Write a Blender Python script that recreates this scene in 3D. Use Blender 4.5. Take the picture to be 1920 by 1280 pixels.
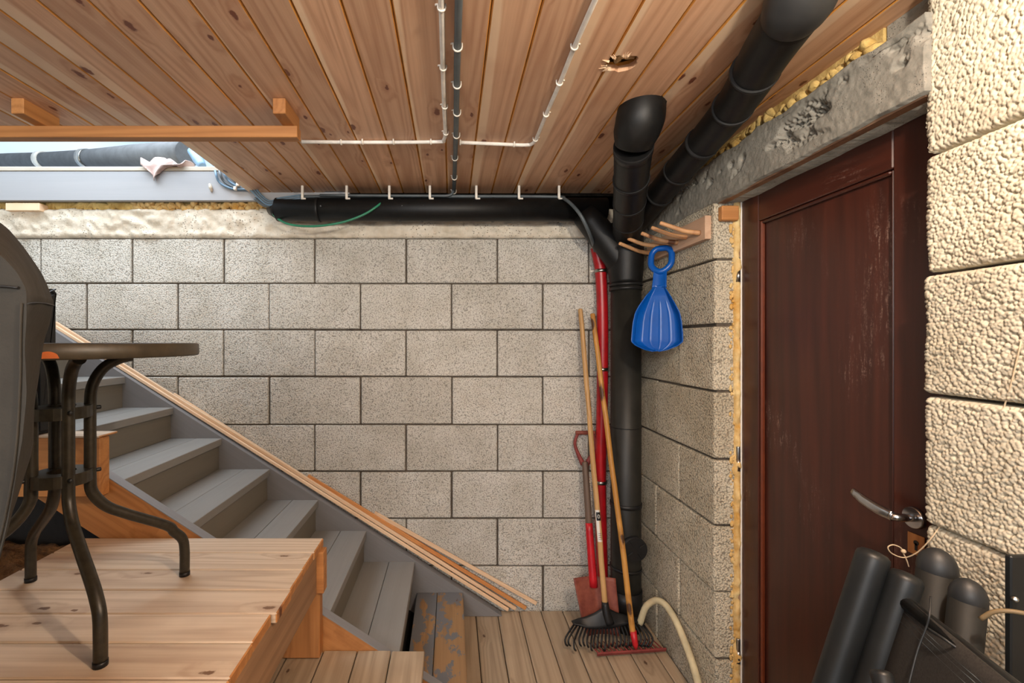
import bpy, bmesh, math, random
import numpy as np
from mathutils import Vector, Matrix, noise
R = random.Random(7)
scene = bpy.context.scene
for o in list(bpy.data.objects): bpy.data.objects.remove(o)
COL = scene.collection
H = 1.457                      # camera height over the lower floor
F, CX, CY = 857.0, 847.0, 640.0
ZC = H+.80
def at(px, py, D):             # point seen at a pixel, at depth D
    return Vector(((px-CX)*D/F, D, H-(py-CY)*D/F))

# ---------------------------------------------------------------- camera, world, lights, exposure
cam = bpy.data.cameras.new('camera'); co = bpy.data.objects.new('camera', cam); COL.objects.link(co)
co.location = (0, 0, H); co.rotation_euler = (math.pi/2, 0, 0)
cam.sensor_width = 36; cam.lens = F/1920*36; cam.shift_x = (960-CX)/1920; cam.clip_start = .02
scene.camera = co
w = bpy.data.worlds.new('world'); scene.world = w; w.use_nodes = True
nt = w.node_tree; bg = nt.nodes['Background']
tc = nt.nodes.new('ShaderNodeTexCoord'); nz = nt.nodes.new('ShaderNodeTexNoise'); nz.inputs['Scale'].default_value = 2.2
nz.inputs['Detail'].default_value = 5
rp = nt.nodes.new('ShaderNodeValToRGB'); rp.color_ramp.elements[0].position = .38; rp.color_ramp.elements[1].position = .62
rp.color_ramp.elements[0].color = (.50, .70, .93, 1); rp.color_ramp.elements[1].color = (.86, .93, 1, 1)
nt.links.new(tc.outputs['Generated'], nz.inputs['Vector']); nt.links.new(nz.outputs['Fac'], rp.inputs['Fac'])
nt.links.new(rp.outputs['Color'], bg.inputs['Color']); bg.inputs['Strength'].default_value = 1.0
def lamp(name, kind, loc, power, color, size, rot=None, **kw):
    l = bpy.data.lights.new(name, kind); l.energy = power; l.color = color
    if kind == 'AREA': l.shape = 'RECTANGLE'; l.size = size[0]; l.size_y = size[1]
    else: l.shadow_soft_size = size
    o = bpy.data.objects.new(name, l); COL.objects.link(o); o.location = loc
    if rot: o.rotation_euler = rot
    return o
lamp('ceiling_bulb', 'POINT', (.56, .22, 2.10), 46, (1, .88, .73), .03)
lamp('fill_light_rear', 'AREA', (-.9, -1.5, 2.05), 64, (1, .95, .90), (1.6, .8), (math.radians(62), 0, math.radians(6)))  # unseen fill light, added to brighten the deck and ceiling
lamp('hatch_daylight', 'AREA', (-1.9, 2.3, 3.1), 42, (.82, .91, 1), (1.6, 1.2), (math.radians(12), math.radians(6), 0))
vs = scene.view_settings; vs.view_transform = 'Standard'; vs.look = 'None'; vs.gamma = 1; vs.use_curve_mapping = False
vs.exposure = 0.35

# ---------------------------------------------------------------- materials
def hexc(r, g, b):
    f = lambda c: (c/255/12.92) if c/255 <= .04045 else ((c/255+.055)/1.055)**2.4
    return (f(r), f(g), f(b), 1)
class NT:
    def __init__(s, name):
        s.m = bpy.data.materials.new(name); s.m.use_nodes = True; s.t = s.m.node_tree
        s.b = s.t.nodes['Principled BSDF']
    def n(s, typ, **kw):
        x = s.t.nodes.new(typ)
        for k, v in kw.items():
            if k.startswith('i_'): x.inputs[k[2:].replace('_', ' ')].default_value = v
            else: setattr(x, k, v)
        return x
    def l(s, a, b): s.t.links.new(a, b)
    def math(s, op, a, b=None, c=None, clamp=False):
        x = s.t.nodes.new('ShaderNodeMath'); x.operation = op; x.use_clamp = clamp
        for i, v in enumerate((a, b, c)):
            if v is None: continue
            if isinstance(v, (int, float)): x.inputs[i].default_value = v
            else: s.l(v, x.inputs[i])
        return x.outputs[0]
    def vm(s, op, a, b=None):
        x = s.t.nodes.new('ShaderNodeVectorMath'); x.operation = op
        for i, v in enumerate((a, b)):
            if v is None: continue
            if isinstance(v, tuple): x.inputs[i].default_value = v
            else: s.l(v, x.inputs[i])
        return x.outputs[0]
    def ramp(s, fac, stops):
        x = s.t.nodes.new('ShaderNodeValToRGB'); e = x.color_ramp.elements
        while len(e) < len(stops): e.new(.5)
        for i, (p, c) in enumerate(stops): e[i].position = p; e[i].color = c
        s.l(fac, x.inputs['Fac']); return x.outputs['Color']
    def mr(s, v, a, b, c=0, d=1):
        x = s.t.nodes.new('ShaderNodeMapRange'); s.l(v, x.inputs[0])
        for i, q in enumerate((a, b, c, d)): x.inputs[i+1].default_value = q
        return x.outputs[0]
    def mix(s, fac, a, b, mode='MIX'):
        x = s.t.nodes.new('ShaderNodeMix'); x.data_type = 'RGBA'; x.blend_type = mode
        if isinstance(fac, (int, float)): x.inputs[0].default_value = fac
        else: s.l(fac, x.inputs[0])
        for i, v in ((6, a), (7, b)):
            if isinstance(v, tuple): x.inputs[i].default_value = v
            else: s.l(v, x.inputs[i])
        return x.outputs[2]
    def bump(s, h, strength, dist):
        x = s.t.nodes.new('ShaderNodeBump'); x.inputs['Strength'].default_value = strength
        x.inputs['Distance'].default_value = dist; s.l(h, x.inputs['Height']); s.l(x.outputs[0], s.b.inputs['Normal'])
    def noise(s, vec, scale, detail=3, rough=.55, dist=0):
        x = s.t.nodes.new('ShaderNodeTexNoise'); x.inputs['Scale'].default_value = scale
        x.inputs['Detail'].default_value = detail; x.inputs['Roughness'].default_value = rough
        x.inputs['Distortion'].default_value = dist; s.l(vec, x.inputs['Vector']); return x.outputs['Fac']
    def coord(s, rnd=True):
        c = s.t.nodes.new('ShaderNodeTexCoord').outputs['Object']
        s.oi = s.t.nodes.new('ShaderNodeObjectInfo').outputs['Random']
        if rnd:
            cx = s.t.nodes.new('ShaderNodeCombineXYZ')
            s.l(s.math('MULTIPLY', s.oi, 37.0), cx.inputs[0]); s.l(s.math('MULTIPLY', s.oi, 91.0), cx.inputs[1]); s.l(s.math('MULTIPLY', s.oi, 53.0), cx.inputs[2])
            c = s.vm('ADD', c, cx.outputs[0])
        return c

def wood(name, dark, light, knotc, kd=.75, ring=20, rough=.55, sap=None, spread=.3, knot_r=.13, paint=None, bump=.25, ringamt=.28):
    """pine with the grain along the object's Y axis; each piece gets its own knots"""
    N = NT(name); c = N.coord()
    kv = N.vm('MULTIPLY', c, (9.0, 3.6, 0.0))
    vo = N.n('ShaderNodeTexVoronoi', feature='F1', voronoi_dimensions='2D'); vo.inputs['Scale'].default_value = 1; N.l(kv, vo.inputs['Vector'])
    wob = N.noise(c, 60, 2)
    d = N.math('ADD', vo.outputs['Distance'], N.math('MULTIPLY', N.math('SUBTRACT', wob, .5), .10))
    sp = N.t.nodes.new('ShaderNodeSeparateColor'); N.l(vo.outputs['Color'], sp.inputs[0])
    sel = N.math('GREATER_THAN', sp.outputs[0], kd)
    size = N.math('MULTIPLY', sp.outputs[1], knot_r)
    kn = N.math('MULTIPLY', N.math('SUBTRACT', 1, N.math('DIVIDE', d, N.math('ADD', size, .04)), clamp=True), sel)
    kn2 = N.math('MULTIPLY', N.mr(d, .34, .0), sel)
    g = N.vm('MULTIPLY', c, (1.0, .045, 1.0))
    base = N.noise(g, 6, 2, .45)
    rings = N.math('SINE', N.math('ADD', N.math('MULTIPLY', base, ring*6.28), N.math('MULTIPLY', kn2, 9)))
    rings = N.mr(rings, -1, 1)
    rings = N.math('POWER', rings, 1.6)
    fine = N.noise(N.vm('MULTIPLY', c, (1, .02, 1)), 160, 3, .6)
    fac = N.math('ADD', N.math('MULTIPLY', rings, ringamt), N.math('MULTIPLY', fine, .5))
    col = N.ramp(fac, [(.15, light), (.95, dark)])
    if sap is not None:
        gen = N.t.nodes.new('ShaderNodeTexCoord').outputs['Generated']
        sx = N.t.nodes.new('ShaderNodeSeparateXYZ'); N.l(gen, sx.inputs[0])
        wv = N.noise(N.vm('MULTIPLY', c, (0, 1, 0)), .9, 2)
        e = N.math('ADD', sx.outputs[0], N.math('MULTIPLY', N.math('SUBTRACT', wv, .5), .55))
        th = N.mr(N.math('FRACT', N.math('MULTIPLY', N.oi, 13.7)), 0, 1, -.15, .5)
        sf = N.math('MULTIPLY', N.math('MULTIPLY', N.math('SUBTRACT', th, e), 18, clamp=True), .8)
        col = N.mix(sf, col, sap)
    br = N.mr(N.math('FRACT', N.math('MULTIPLY', N.oi, 7.31)), 0, 1, 1-spread, 1+spread*.5)
    cb = N.t.nodes.new('ShaderNodeCombineColor'); [N.l(br, cb.inputs[i]) for i in range(3)]
    col = N.mix(1.0, col, cb.outputs[0], 'MULTIPLY')
    st = N.noise(c, 3.0, 4)
    col = N.mix(N.mr(st, .5, .8, 0, .35), col, dark)
    col = N.mix(N.math('MULTIPLY', kn2, .45), col, dark)
    col = N.mix(N.math('MULTIPLY', kn, 3, clamp=True), col, knotc)
    if paint:
        p = N.noise(N.vm('MULTIPLY', c, (1, .5, 1)), 9, 6, .7)
        col = N.mix(N.mr(p, paint[1], paint[1]+.015), paint[0], col)
    N.l(col, N.b.inputs['Base Color']); N.b.inputs['Roughness'].default_value = rough
    N.bump(N.math('ADD', fac, N.math('MULTIPLY', kn, .5)), bump, .0015)
    return N.m

def leca(name, a, b, pit, scale=105, dist=.006, strength=.9, cav=.45, rnd=True):
    """expanded clay block: crowded round beads with dark hollows between them"""
    N = NT(name); c = N.coord(rnd)
    vo = N.n('ShaderNodeTexVoronoi', feature='F1'); vo.inputs['Scale'].default_value = scale; N.l(c, vo.inputs['Vector'])
    n1 = N.noise(c, 130, 2, .6); n2 = N.noise(c, 7, 3); D_ = vo.outputs['Distance']
    h = N.math('SUBTRACT', N.math('MULTIPLY', n1, .5), N.math('MULTIPLY', D_, D_))
    col = N.ramp(N.mr(n2, .3, .7), [(0, a), (1, b)])
    cavf = N.math('MULTIPLY', N.mr(D_, .40, .66), N.mr(n1, .62, .40, .15, 1))
    col = N.mix(N.math('MULTIPLY', cavf, cav), col, pit)
    br = N.mr(N.oi, 0, 1, .94, 1.04); cb = N.t.nodes.new('ShaderNodeCombineColor'); [N.l(br, cb.inputs[i]) for i in range(3)]
    col = N.mix(1.0, col, cb.outputs[0], 'MULTIPLY')
    N.l(col, N.b.inputs['Base Color']); N.b.inputs['Roughness'].default_value = .95
    N.bump(h, strength, dist); return N.m

def rough(name, a, b, scale=20, r=.9, bstr=.5, bdist=.004, pits=None, s2=None):
    N = NT(name); c = N.coord(False)
    n = N.noise(c, scale, 6, .6); n2 = N.noise(c, s2 or scale*.22, 4, .6)
    col = N.ramp(N.math('ADD', N.math('MULTIPLY', n, .45), N.math('MULTIPLY', n2, .55)), [(.35, a), (.65, b)])
    h = n
    if pits:
        v = N.n('ShaderNodeTexVoronoi'); v.inputs['Scale'].default_value = scale*3; N.l(c, v.inputs['Vector'])
        pf = N.math('MULTIPLY', N.mr(v.outputs['Distance'], .28, .1), N.mr(n2, .45, .6))
        col = N.mix(pf, col, pits); h = N.math('SUBTRACT', n, N.math('MULTIPLY', pf, .6))
    N.l(col, N.b.inputs['Base Color']); N.b.inputs['Roughness'].default_value = r
    N.bump(h, bstr, bdist); return N.m
def plain(name, c, r=.5, metal=0, var=.12, scale=14, bstr=.08, bdist=.001, spec=.5, stretch=(1, 1, 1)):
    N = NT(name); q = N.coord(False); n = N.noise(N.vm('MULTIPLY', q, stretch), scale, 4, .6)
    d = tuple(x*(1-var*2) for x in c[:3])+(1,); l = tuple(min(1, x*(1+var*1.4)) for x in c[:3])+(1,)
    N.l(N.ramp(n, [(.3, d), (.7, l)]), N.b.inputs['Base Color']); N.b.inputs['Roughness'].default_value = r
    N.b.inputs['Metallic'].default_value = metal; N.b.inputs['Specular IOR Level'].default_value = spec
    N.bump(n, bstr, bdist); return N.m

M = {}
M['ceil'] = wood('ceiling_pine', hexc(170, 116, 82), hexc(224, 182, 148), hexc(116, 62, 38), .30, 16, .5, sap=hexc(240, 212, 180), spread=.13, knot_r=.065)
M['seam'] = plain('resin_seam', hexc(205, 140, 60), .6)
M['deck'] = wood('deck_pine', hexc(158, 128, 102), hexc(212, 190, 164), hexc(112, 80, 54), .72, 18, .55, spread=.10, knot_r=.035)
M['floor'] = wood('grey_floor_pine', hexc(122, 102, 80), hexc(176, 156, 130), hexc(84, 62, 44), .75, 14, .65, spread=.14, knot_r=.04)
M['orange'] = wood('orange_pine', hexc(142, 86, 42), hexc(198, 138, 80), hexc(96, 52, 24), .75, 12, .6, spread=.12)
M['joist'] = wood('weathered_joist', hexc(112, 82, 56), hexc(160, 124, 92), hexc(70, 46, 30), .8, 14, .7, spread=.1)
M['pale'] = wood('pale_moulding', hexc(216, 172, 130), hexc(244, 214, 180), hexc(180, 124, 80), .95, 12, .5, spread=.12)
M['amber'] = wood('amber_moulding', hexc(180, 112, 56), hexc(216, 152, 92), hexc(150, 90, 50), .95, 12, .5, spread=.08)
M['handle'] = wood('handle_wood', hexc(146, 104, 58), hexc(208, 166, 110), hexc(84, 56, 32), .55, 10, .5, spread=.1, knot_r=.1)
M['handle2'] = wood('worn_handle_wood', hexc(136, 86, 30), hexc(206, 150, 74), hexc(80, 50, 26), .4, 10, .5, spread=.1, knot_r=.14)
M['darkshaft'] = wood('dark_shaft_wood', hexc(62, 46, 38), hexc(112, 92, 78), hexc(50, 34, 26), .8, 10, .6, spread=.1)
M['twig'] = wood('twig_wood', hexc(150, 96, 58), hexc(214, 166, 118), hexc(100, 60, 34), .6, 6, .6, spread=.1)
M['rack'] = wood('rack_board', hexc(176, 138, 110), hexc(210, 176, 148), hexc(150, 100, 70), .95, 10, .6, spread=.05)
M['tread'] = wood('grey_painted_tread', hexc(118, 116, 112), hexc(140, 138, 134), hexc(104, 100, 94), .995, 5, .5, spread=.08, bump=.08, ringamt=.12)
M['riser'] = wood('grey_painted_riser', hexc(104, 98, 88), hexc(120, 114, 102), hexc(96, 90, 80), .995, 5, .55, spread=.06, bump=.08, ringamt=.12)
M['stringer'] = wood('grey_painted_stringer', hexc(110, 110, 112), hexc(130, 130, 132), hexc(100, 98, 94), .995, 5, .55, spread=.04, bump=.08, ringamt=.12)
M['worn'] = wood('worn_painted_tread', hexc(112, 84, 54), hexc(160, 124, 84), hexc(90, 60, 40), .8, 12, .6, spread=.08, paint=(hexc(104, 106, 110), .50))
M['leca'] = leca('clay_block', hexc(198, 194, 183), hexc(218, 215, 207), hexc(84, 76, 64), 150, .004, .8, .62)
M['lecaR'] = leca('clay_block_side', hexc(186, 175, 152), hexc(212, 203, 182), hexc(66, 56, 44), 140, .005, .8, .62)
M['lecaS'] = leca('clay_block_near', hexc(182, 174, 154), hexc(200, 193, 174), hexc(120, 104, 80), 300, .0006, .3, .15)
M['mortar'] = rough('dark_mortar', hexc(62, 54, 46), hexc(104, 94, 82), 60, bdist=.01)
M['conc'] = rough('grey_concrete', hexc(112, 110, 102), hexc(150, 146, 136), 60, .9, .6, .003, hexc(66, 62, 58))
M['bond'] = rough('cream_concrete', hexc(200, 188, 168), hexc(230, 222, 206), 26, .9, .7, .008, hexc(120, 104, 84))
M['insul'] = rough('yellow_insulation', hexc(168, 132, 66), hexc(224, 198, 130), 34, 1, .8, .008)
M['foam'] = rough('yellow_foam', hexc(196, 146, 66), hexc(226, 204, 150), 40, .9, .8, .006)
M['white'] = wood('white_painted_board', hexc(158, 159, 162), hexc(174, 175, 178), hexc(160, 160, 160), .7, 5, .6, spread=.03, bump=.08, ringamt=.15)
M['ledge'] = wood('weathered_ledge', hexc(176, 160, 140), hexc(206, 196, 180), hexc(150, 120, 90), .9, 6, .7, spread=.02, ringamt=.15)
M['black'] = plain('black_plastic', hexc(24, 24, 25), .45, var=.15, spec=.4)
M['sleeve'] = plain('black_rubber_sleeve', hexc(17, 17, 17), .5, var=.2, spec=.35, scale=30, bstr=.2, bdist=.002)
M['stack'] = plain('olive_black_pipe', hexc(36, 35, 31), .5, var=.15, spec=.4)
M['dull'] = plain('dull_grey_black_tube', hexc(25, 25, 23), .6, var=.1, spec=.3)
M['greyelbow'] = plain('grey_black_plastic', hexc(33, 35, 37), .5)
M['greypipe'] = plain('grey_foam_pipe', hexc(86, 88, 90), .8)
M['steel'] = plain('steel', hexc(180, 178, 172), .28, 1)
M['chrome'] = plain('brushed_chrome', hexc(190, 192, 196), .22, 1, var=.04)
M['red'] = plain('red_plastic_hose', hexc(168, 20, 28), .35)
M['redpaint'] = plain('red_tool_paint', hexc(186, 22, 34), .4)
M['rust'] = rough('rusty_steel', hexc(112, 50, 40), hexc(150, 84, 66), 40, .6, .3, .002)
M['rustred'] = rough('worn_red_steel', hexc(110, 38, 38), hexc(146, 66, 60), 50, .6, .3, .002)
M['blue'] = plain('blue_plastic', hexc(0, 82, 168), .33, var=.05)
M['cream'] = plain('cream_hose_plastic', hexc(206, 194, 158), .45)
M['green'] = plain('green_hose_plastic', hexc(50, 132, 100), .35)
M['bluecab'] = plain('blue_grey_cable', hexc(104, 134, 158), .45)
M['cabw'] = plain('white_cable', hexc(236, 232, 224), .45)
M['cabd'] = plain('dark_grey_conduit', hexc(84, 92, 96), .45)
M['clipw'] = plain('white_clip', hexc(232, 226, 214), .4)
M['olive'] = plain('olive_black_tube', hexc(46, 41, 31), .42, var=.25, scale=60)
M['table'] = plain('bronze_table_rim', hexc(68, 60, 47), .45, var=.15, scale=30)
M['glass'] = plain('dark_table_glass', hexc(60, 66, 74), .08)
M['cover'] = rough('olive_grey_fabric', hexc(34, 31, 25), hexc(47, 43, 36), 12, .85, .35, .01, s2=3)
M['void'] = plain('black_vinyl_and_shade', hexc(20, 18, 17), .55, bstr=.4, bdist=.003, scale=60)  # vinyl of the box; also stands for shade under the stairs
M['chair'] = plain('black_powder_coat', hexc(27, 29, 30), .42, var=.08, spec=.35)
M['sling'] = plain('black_mesh_fabric', hexc(36, 33, 30), .75, scale=300, var=.3, bstr=.4)
M['soil'] = rough('brown_soil', hexc(70, 46, 22), hexc(128, 90, 48), 90, 1, 1, .01)
M['fibre'] = rough('cream_fibre', hexc(150, 112, 66), hexc(232, 214, 176), 60, 1, .5, .003)
M['rag'] = plain('dusty_pink_cloth', hexc(196, 172, 164), .9, scale=8, bstr=.5, bdist=.01)
M['strap'] = plain('tan_strap', hexc(112, 94, 66), .6)
M['string'] = plain('beige_string', hexc(206, 186, 156), .8)
M['paper'] = plain('white_sticker', hexc(222, 220, 214), .5, var=.03)
M['ink'] = plain('black_ink', hexc(18, 18, 18), .5, var=.03)
M['orangepaint'] = plain('orange_patch', hexc(190, 96, 34), .6)
# door paint with pale vertical scratches
N = NT('dark_red_door_paint'); c = N.coord(False)
s1 = N.noise(N.vm('MULTIPLY', c, (1, .14, 1)), 110, 5, .75); s2 = N.noise(N.vm('MULTIPLY', c, (1.6, .7, 1)), 3.4, 3); s3 = N.noise(c, 150, 2)
sc = N.math('MULTIPLY', N.mr(s1, .52, .66), N.math('MULTIPLY', N.mr(s2, .56, .68), N.mr(s3, .38, .6)))
sg = N.noise(N.vm('MULTIPLY', c, (1, .06, 1)), 30, 3)
col = N.ramp(sg, [(.3, hexc(52, 23, 16)), (.7, hexc(74, 34, 23))])
col = N.mix(N.math('MULTIPLY', sc, .75), col, hexc(150, 124, 112))
N.l(col, N.b.inputs['Base Color']); N.b.inputs['Roughness'].default_value = .34; N.bump(sg, .06, .001); M['door'] = N.m
M['frame'] = rough('worn_brown_frame', hexc(112, 76, 54), hexc(172, 140, 112), 30, .6, .3, .002)
M['bead'] = plain('red_brown_bead_highlight', hexc(100, 46, 24), .4)  # hinge-side bead, lighter than the door paint: a highlight put into the colour
M['gasket'] = plain('white_gasket', hexc(236, 232, 224), .5, var=.03)

# ---------------------------------------------------------------- object helpers
W = {}
def props(o, label=None, cat=None, group=None, kind=None):
    if label: o['label'] = label
    if cat: o['category'] = cat
    if group: o['group'] = group
    if kind: o['kind'] = kind
    return o
def place(o, parent=None, mat=Matrix()):
    COL.objects.link(o); W[o.name] = mat.copy(); o.matrix_basis = mat
    if parent is not None:
        o.parent = parent; o.matrix_parent_inverse = W[parent.name].inverted()
    return o
def thing(name, loc, label, cat, group=None, kind=None):
    o = bpy.data.objects.new(name, None); o.empty_display_size = .05
    place(o, None, Matrix.Translation(Vector(loc))); return props(o, label, cat, group, kind)
def mobj(name, bm, mat, parent=None, mw=Matrix(), smooth=False):
    if isinstance(bm, bmesh.types.BMesh):
        me = bpy.data.meshes.new(name); bm.to_mesh(me); bm.free()
        if mat: me.materials.append(mat)
        if smooth:
            for p in me.polygons: p.use_smooth = True
    else: me = bm
    return place(bpy.data.objects.new(name, me), parent, mw)
_cache = {}
def boxmesh(w, l, h, bev, mat, seg=1):
    k = (round(w, 4), round(l, 4), round(h, 4), bev, mat.name, seg)
    endm = M['orange'] if mat.name == 'deck_pine' else (M['seam'] if mat.name == 'ceiling_pine' else None)
    if k not in _cache:
        bm = bmesh.new(); bmesh.ops.create_cube(bm, size=1)
        bmesh.ops.scale(bm, vec=(w, l, h), verts=bm.verts)
        if bev: bmesh.ops.bevel(bm, geom=bm.edges[:], offset=bev, segments=seg, affect='EDGES', profile=.6)
        me = bpy.data.meshes.new('box'); bm.to_mesh(me); bm.free(); me.materials.append(mat)
        if endm:
            me.materials.append(endm)
            for p in me.polygons:
                if (abs(p.normal.y) > .6 and mat.name == 'deck_pine') or (mat.name == 'ceiling_pine' and abs(p.normal.x) > .3): p.material_index = 1
        _cache[k] = me
    return _cache[k]
def box(name, x0, x1, y0, y1, z0, z1, mat, parent=None, bev=.002, axis='Y', seg=1):
    """box whose local Y (wood grain) runs along world axis"""
    c = Vector(((x0+x1)/2, (y0+y1)/2, (z0+z1)/2)); dx, dy, dz = abs(x1-x0), abs(y1-y0), abs(z1-z0)
    if axis == 'Y': d, m = (dx, dy, dz), Matrix()
    elif axis == 'X': d, m = (dy, dx, dz), Matrix.Rotation(-math.pi/2, 4, 'Z')
    else: d, m = (dx, dz, dy), Matrix.Rotation(math.pi/2, 4, 'X')
    bev = min(bev, min(d)*.4)
    return place(bpy.data.objects.new(name, boxmesh(*d, bev, mat, seg)), parent, Matrix.Translation(c) @ m)
def beam(name, p0, p1, w, h, mat, parent=None, up=(0, 0, 1), bev=.002):
    p0, p1 = Vector(p0), Vector(p1); y = (p1-p0).normalized(); x = y.cross(Vector(up)).normalized(); z = x.cross(y)
    m = Matrix((x, y, z)).transposed().to_4x4(); m.translation = (p0+p1)/2
    return place(bpy.data.objects.new(name, boxmesh(w, (p1-p0).length, h, min(bev, w*.4, h*.4), mat)), parent, m)
def spline(pts, n=6):
    P = [Vector(p) for p in pts]; out = []
    Q = [P[0]*2-P[1]]+P+[P[-1]*2-P[-2]]
    for i in range(1, len(Q)-2):
        for k in range(n):
            t = k/n; a, b, c_, d = Q[i-1], Q[i], Q[i+1], Q[i+2]
            out.append(.5*((2*b)+(-a+c_)*t+(2*a-5*b+4*c_-d)*t*t+(-a+3*b-3*c_+d)*t**3))
    out.append(P[-1]); return out
def tube(bm, pts, r, seg=10, cap=True, flat=None, round_end=False):
    """tube along points; r a number or a list; flat=(axis vector, ratio) squeezes it to an oval"""
    pts = [Vector(p) for p in pts]; n = len(pts)
    rr = [r]*n if isinstance(r, (int, float)) else list(r)
    if round_end:
        for e in (0, -1):
            a, b = pts[e], pts[1 if e == 0 else -2]; d = (a-b).normalized(); q = rr[e]
            add = [(a+d*q*s, q*c_) for s, c_ in ((.25, .95), (.45, .75), (.55, .35))]
            if e == 0: pts = [x[0] for x in reversed(add)]+pts; rr = [x[1] for x in reversed(add)]+rr
            else: pts = pts+[x[0] for x in add]; rr = rr+[x[1] for x in add]
        n = len(pts)
    t0 = (pts[1]-pts[0]).normalized(); ref = Vector((0, 0, 1)) if abs(t0.z) < .9 else Vector((1, 0, 0))
    if flat: ref = Vector(flat[0])
    u = t0.cross(ref).normalized(); rings = []
    for i in range(n):
        t = (pts[min(i+1, n-1)]-pts[max(i-1, 0)]).normalized()
        if flat: u = t.cross(Vector(flat[0])).normalized()
        else: u = (u-t*u.dot(t)).normalized()
        v = t.cross(u); k = flat[1] if flat else 1
        rings.append([bm.verts.new(pts[i]+u*(math.cos(a)*rr[i]*k)+v*(math.sin(a)*rr[i])) for a in [2*math.pi*j/seg for j in range(seg)]])
    for i in range(n-1):
        for j in range(seg):
            f = bm.faces.new((rings[i][j], rings[i][(j+1) % seg], rings[i+1][(j+1) % seg], rings[i+1][j])); f.smooth = True
    if cap: bm.faces.new(rings[0][::-1]); bm.faces.new(rings[-1])
    return rings
def tubeobj(name, pts, r, mat, parent=None, seg=10, sm=0, **kw):
    bm = bmesh.new(); P = spline(pts, sm) if sm else [Vector(p) for p in pts]
    if isinstance(r, (list, tuple)) and sm:
        q = np.interp(np.linspace(0, len(pts)-1, len(P)), range(len(pts)), r); r = [float(x) for x in q]
    tube(bm, P, r, seg, **kw); bmesh.ops.recalc_face_normals(bm, faces=bm.faces[:])
    return mobj(name, bm, mat, parent)
def rod(name, p0, p1, r0, r1, mat, parent=None, seg=12, n=8, wob=.0, round_end=True):
    """wooden rod with its own Y axis along the length so that the grain follows it"""
    p0, p1 = Vector(p0), Vector(p1); y = (p1-p0).normalized(); x = y.cross(Vector((0, 1, .1))).normalized(); z = x.cross(y)
    m = Matrix((x, y, z)).transposed().to_4x4(); m.translation = p0; L = (p1-p0).length
    bm = bmesh.new(); pts = [Vector((wob*noise.noise(Vector((i*.7, L*9, 0))), L*i/n, wob*noise.noise(Vector((0, i*.7, L*5))))) for i in range(n+1)]
    tube(bm, pts, [r0+(r1-r0)*i/n for i in range(n+1)], seg, round_end=round_end)
    bmesh.ops.recalc_face_normals(bm, faces=bm.faces[:])
    return mobj(name, bm, mat, parent, m)
def gridmesh(fn, nu, nv, thick=None):
    """surface fn(u,v) on a grid; returns bmesh"""
    bm = bmesh.new(); V = [[bm.verts.new(fn(i/nu, j/nv)) for j in range(nv+1)] for i in range(nu+1)]
    for i in range(nu):
        for j in range(nv):
            f = bm.faces.new((V[i][j], V[i+1][j], V[i+1][j+1], V[i][j+1])); f.smooth = True
    return bm
def fbm(p, s, o=4): return noise.fractal(Vector(p)*s, 1.0, 2.0, o)
def slab_grid(name, fn, nu, nv, back, mat, parent=None):
    """displaced front surface closed backwards by vector back"""
    bm = gridmesh(fn, nu, nv); be = [e for e in bm.edges if e.is_boundary]
    r = bmesh.ops.extrude_edge_only(bm, edges=be)
    nv_ = [v for v in r['geom'] if isinstance(v, bmesh.types.BMVert)]
    bmesh.ops.translate(bm, verts=nv_, vec=back)
    bmesh.ops.recalc_face_normals(bm, faces=bm.faces[:])
    return mobj(name, bm, mat, parent)

# ---------------------------------------------------------------- walls
ROWS = [2.022, 1.775, 1.521, 1.265, 1.002, .746, .489, .230, -.025]
DB = 2.50; XR = 1.015
wall_back = box('wall_back', -3.3, 1.25, DB+.012, DB+.22, -.03, 2.02, M['mortar'], None, 0); props(wall_back, 'wall of large light grey expanded clay blocks at the far end', None, None, 'structure')
def block(x0, x1, z0, z1, parent):
    j = lambda a=.002: R.uniform(-a, a); g = .0042
    return box('block', x0+g+j(), x1-g+j(), DB+j(.003), DB+.10, z0+g+j(.0015), z1-g+j(.0015), M['leca'], parent, .004)
for i in range(8):
    off = (933-CX)*DB/F if i % 2 == 0 else 0.0
    x = off-.5*6-.5
    while x < 1.2:
        x0, x1 = max(x, -3.25), min(x+.5, 1.16)
        if x1-x0 > .05: block(x0, x1, ROWS[i+1], ROWS[i], wall_back)
        x += .5
def bondf(u, v):
    X = -3.25+4.3*u; z = 2.024+.155*v
    d = fbm((X, 0, z), 7)*.014+abs(fbm((X*1.0+z*.5, 3, z*.7), 20, 3))*.022
    r = max(0, noise.noise(Vector((X*9+z*14, 4.2, z*5)))-.25)*.03
    edge = -.012*(max(0, abs(v-.5)-.42)/.08)
    return Vector((X, DB-.008-d-edge+r, z+(fbm((X, 9, 0), 6)*.010 if v > .5 else fbm((X, 5, 0), 9)*.004)))
b = slab_grid('bond_beam', bondf, 360, 14, (0, .1, 0), M['bond'], wall_back); b['label'] = 'rough cream concrete band above the blocks'

wall_right = box('wall_right', XR+.014, XR+.26, 1.775, DB+.2, -.03, 2.0, M['mortar'], None, 0); props(wall_right, 'side wall of clay blocks beside the dark red door', None, None, 'structure')
def rblock(y0, y1, z0, z1, parent, x=XR, depth=.26, mat=None):
    j = lambda a=.002: R.uniform(-a, a); g = .005
    return box('block', x+j(.004), x+depth, y0+(g if y0 > 1.8 else 0)+j(), y1-g+j(), z0+g+j(), z1-g+j(), mat or M['lecaR'], parent, .007, 'Y', 2)
for i in range(8):
    jd = 2.04 if i % 2 == 0 else 2.265
    # near pieces show their end face in the doorway, a little shallower than the wall
    o = rblock(1.765, jd, ROWS[i+1], ROWS[i], wall_right, depth=.085 if False else .082)
    rblock(jd, DB+.0, ROWS[i+1], ROWS[i], wall_right)
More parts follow.
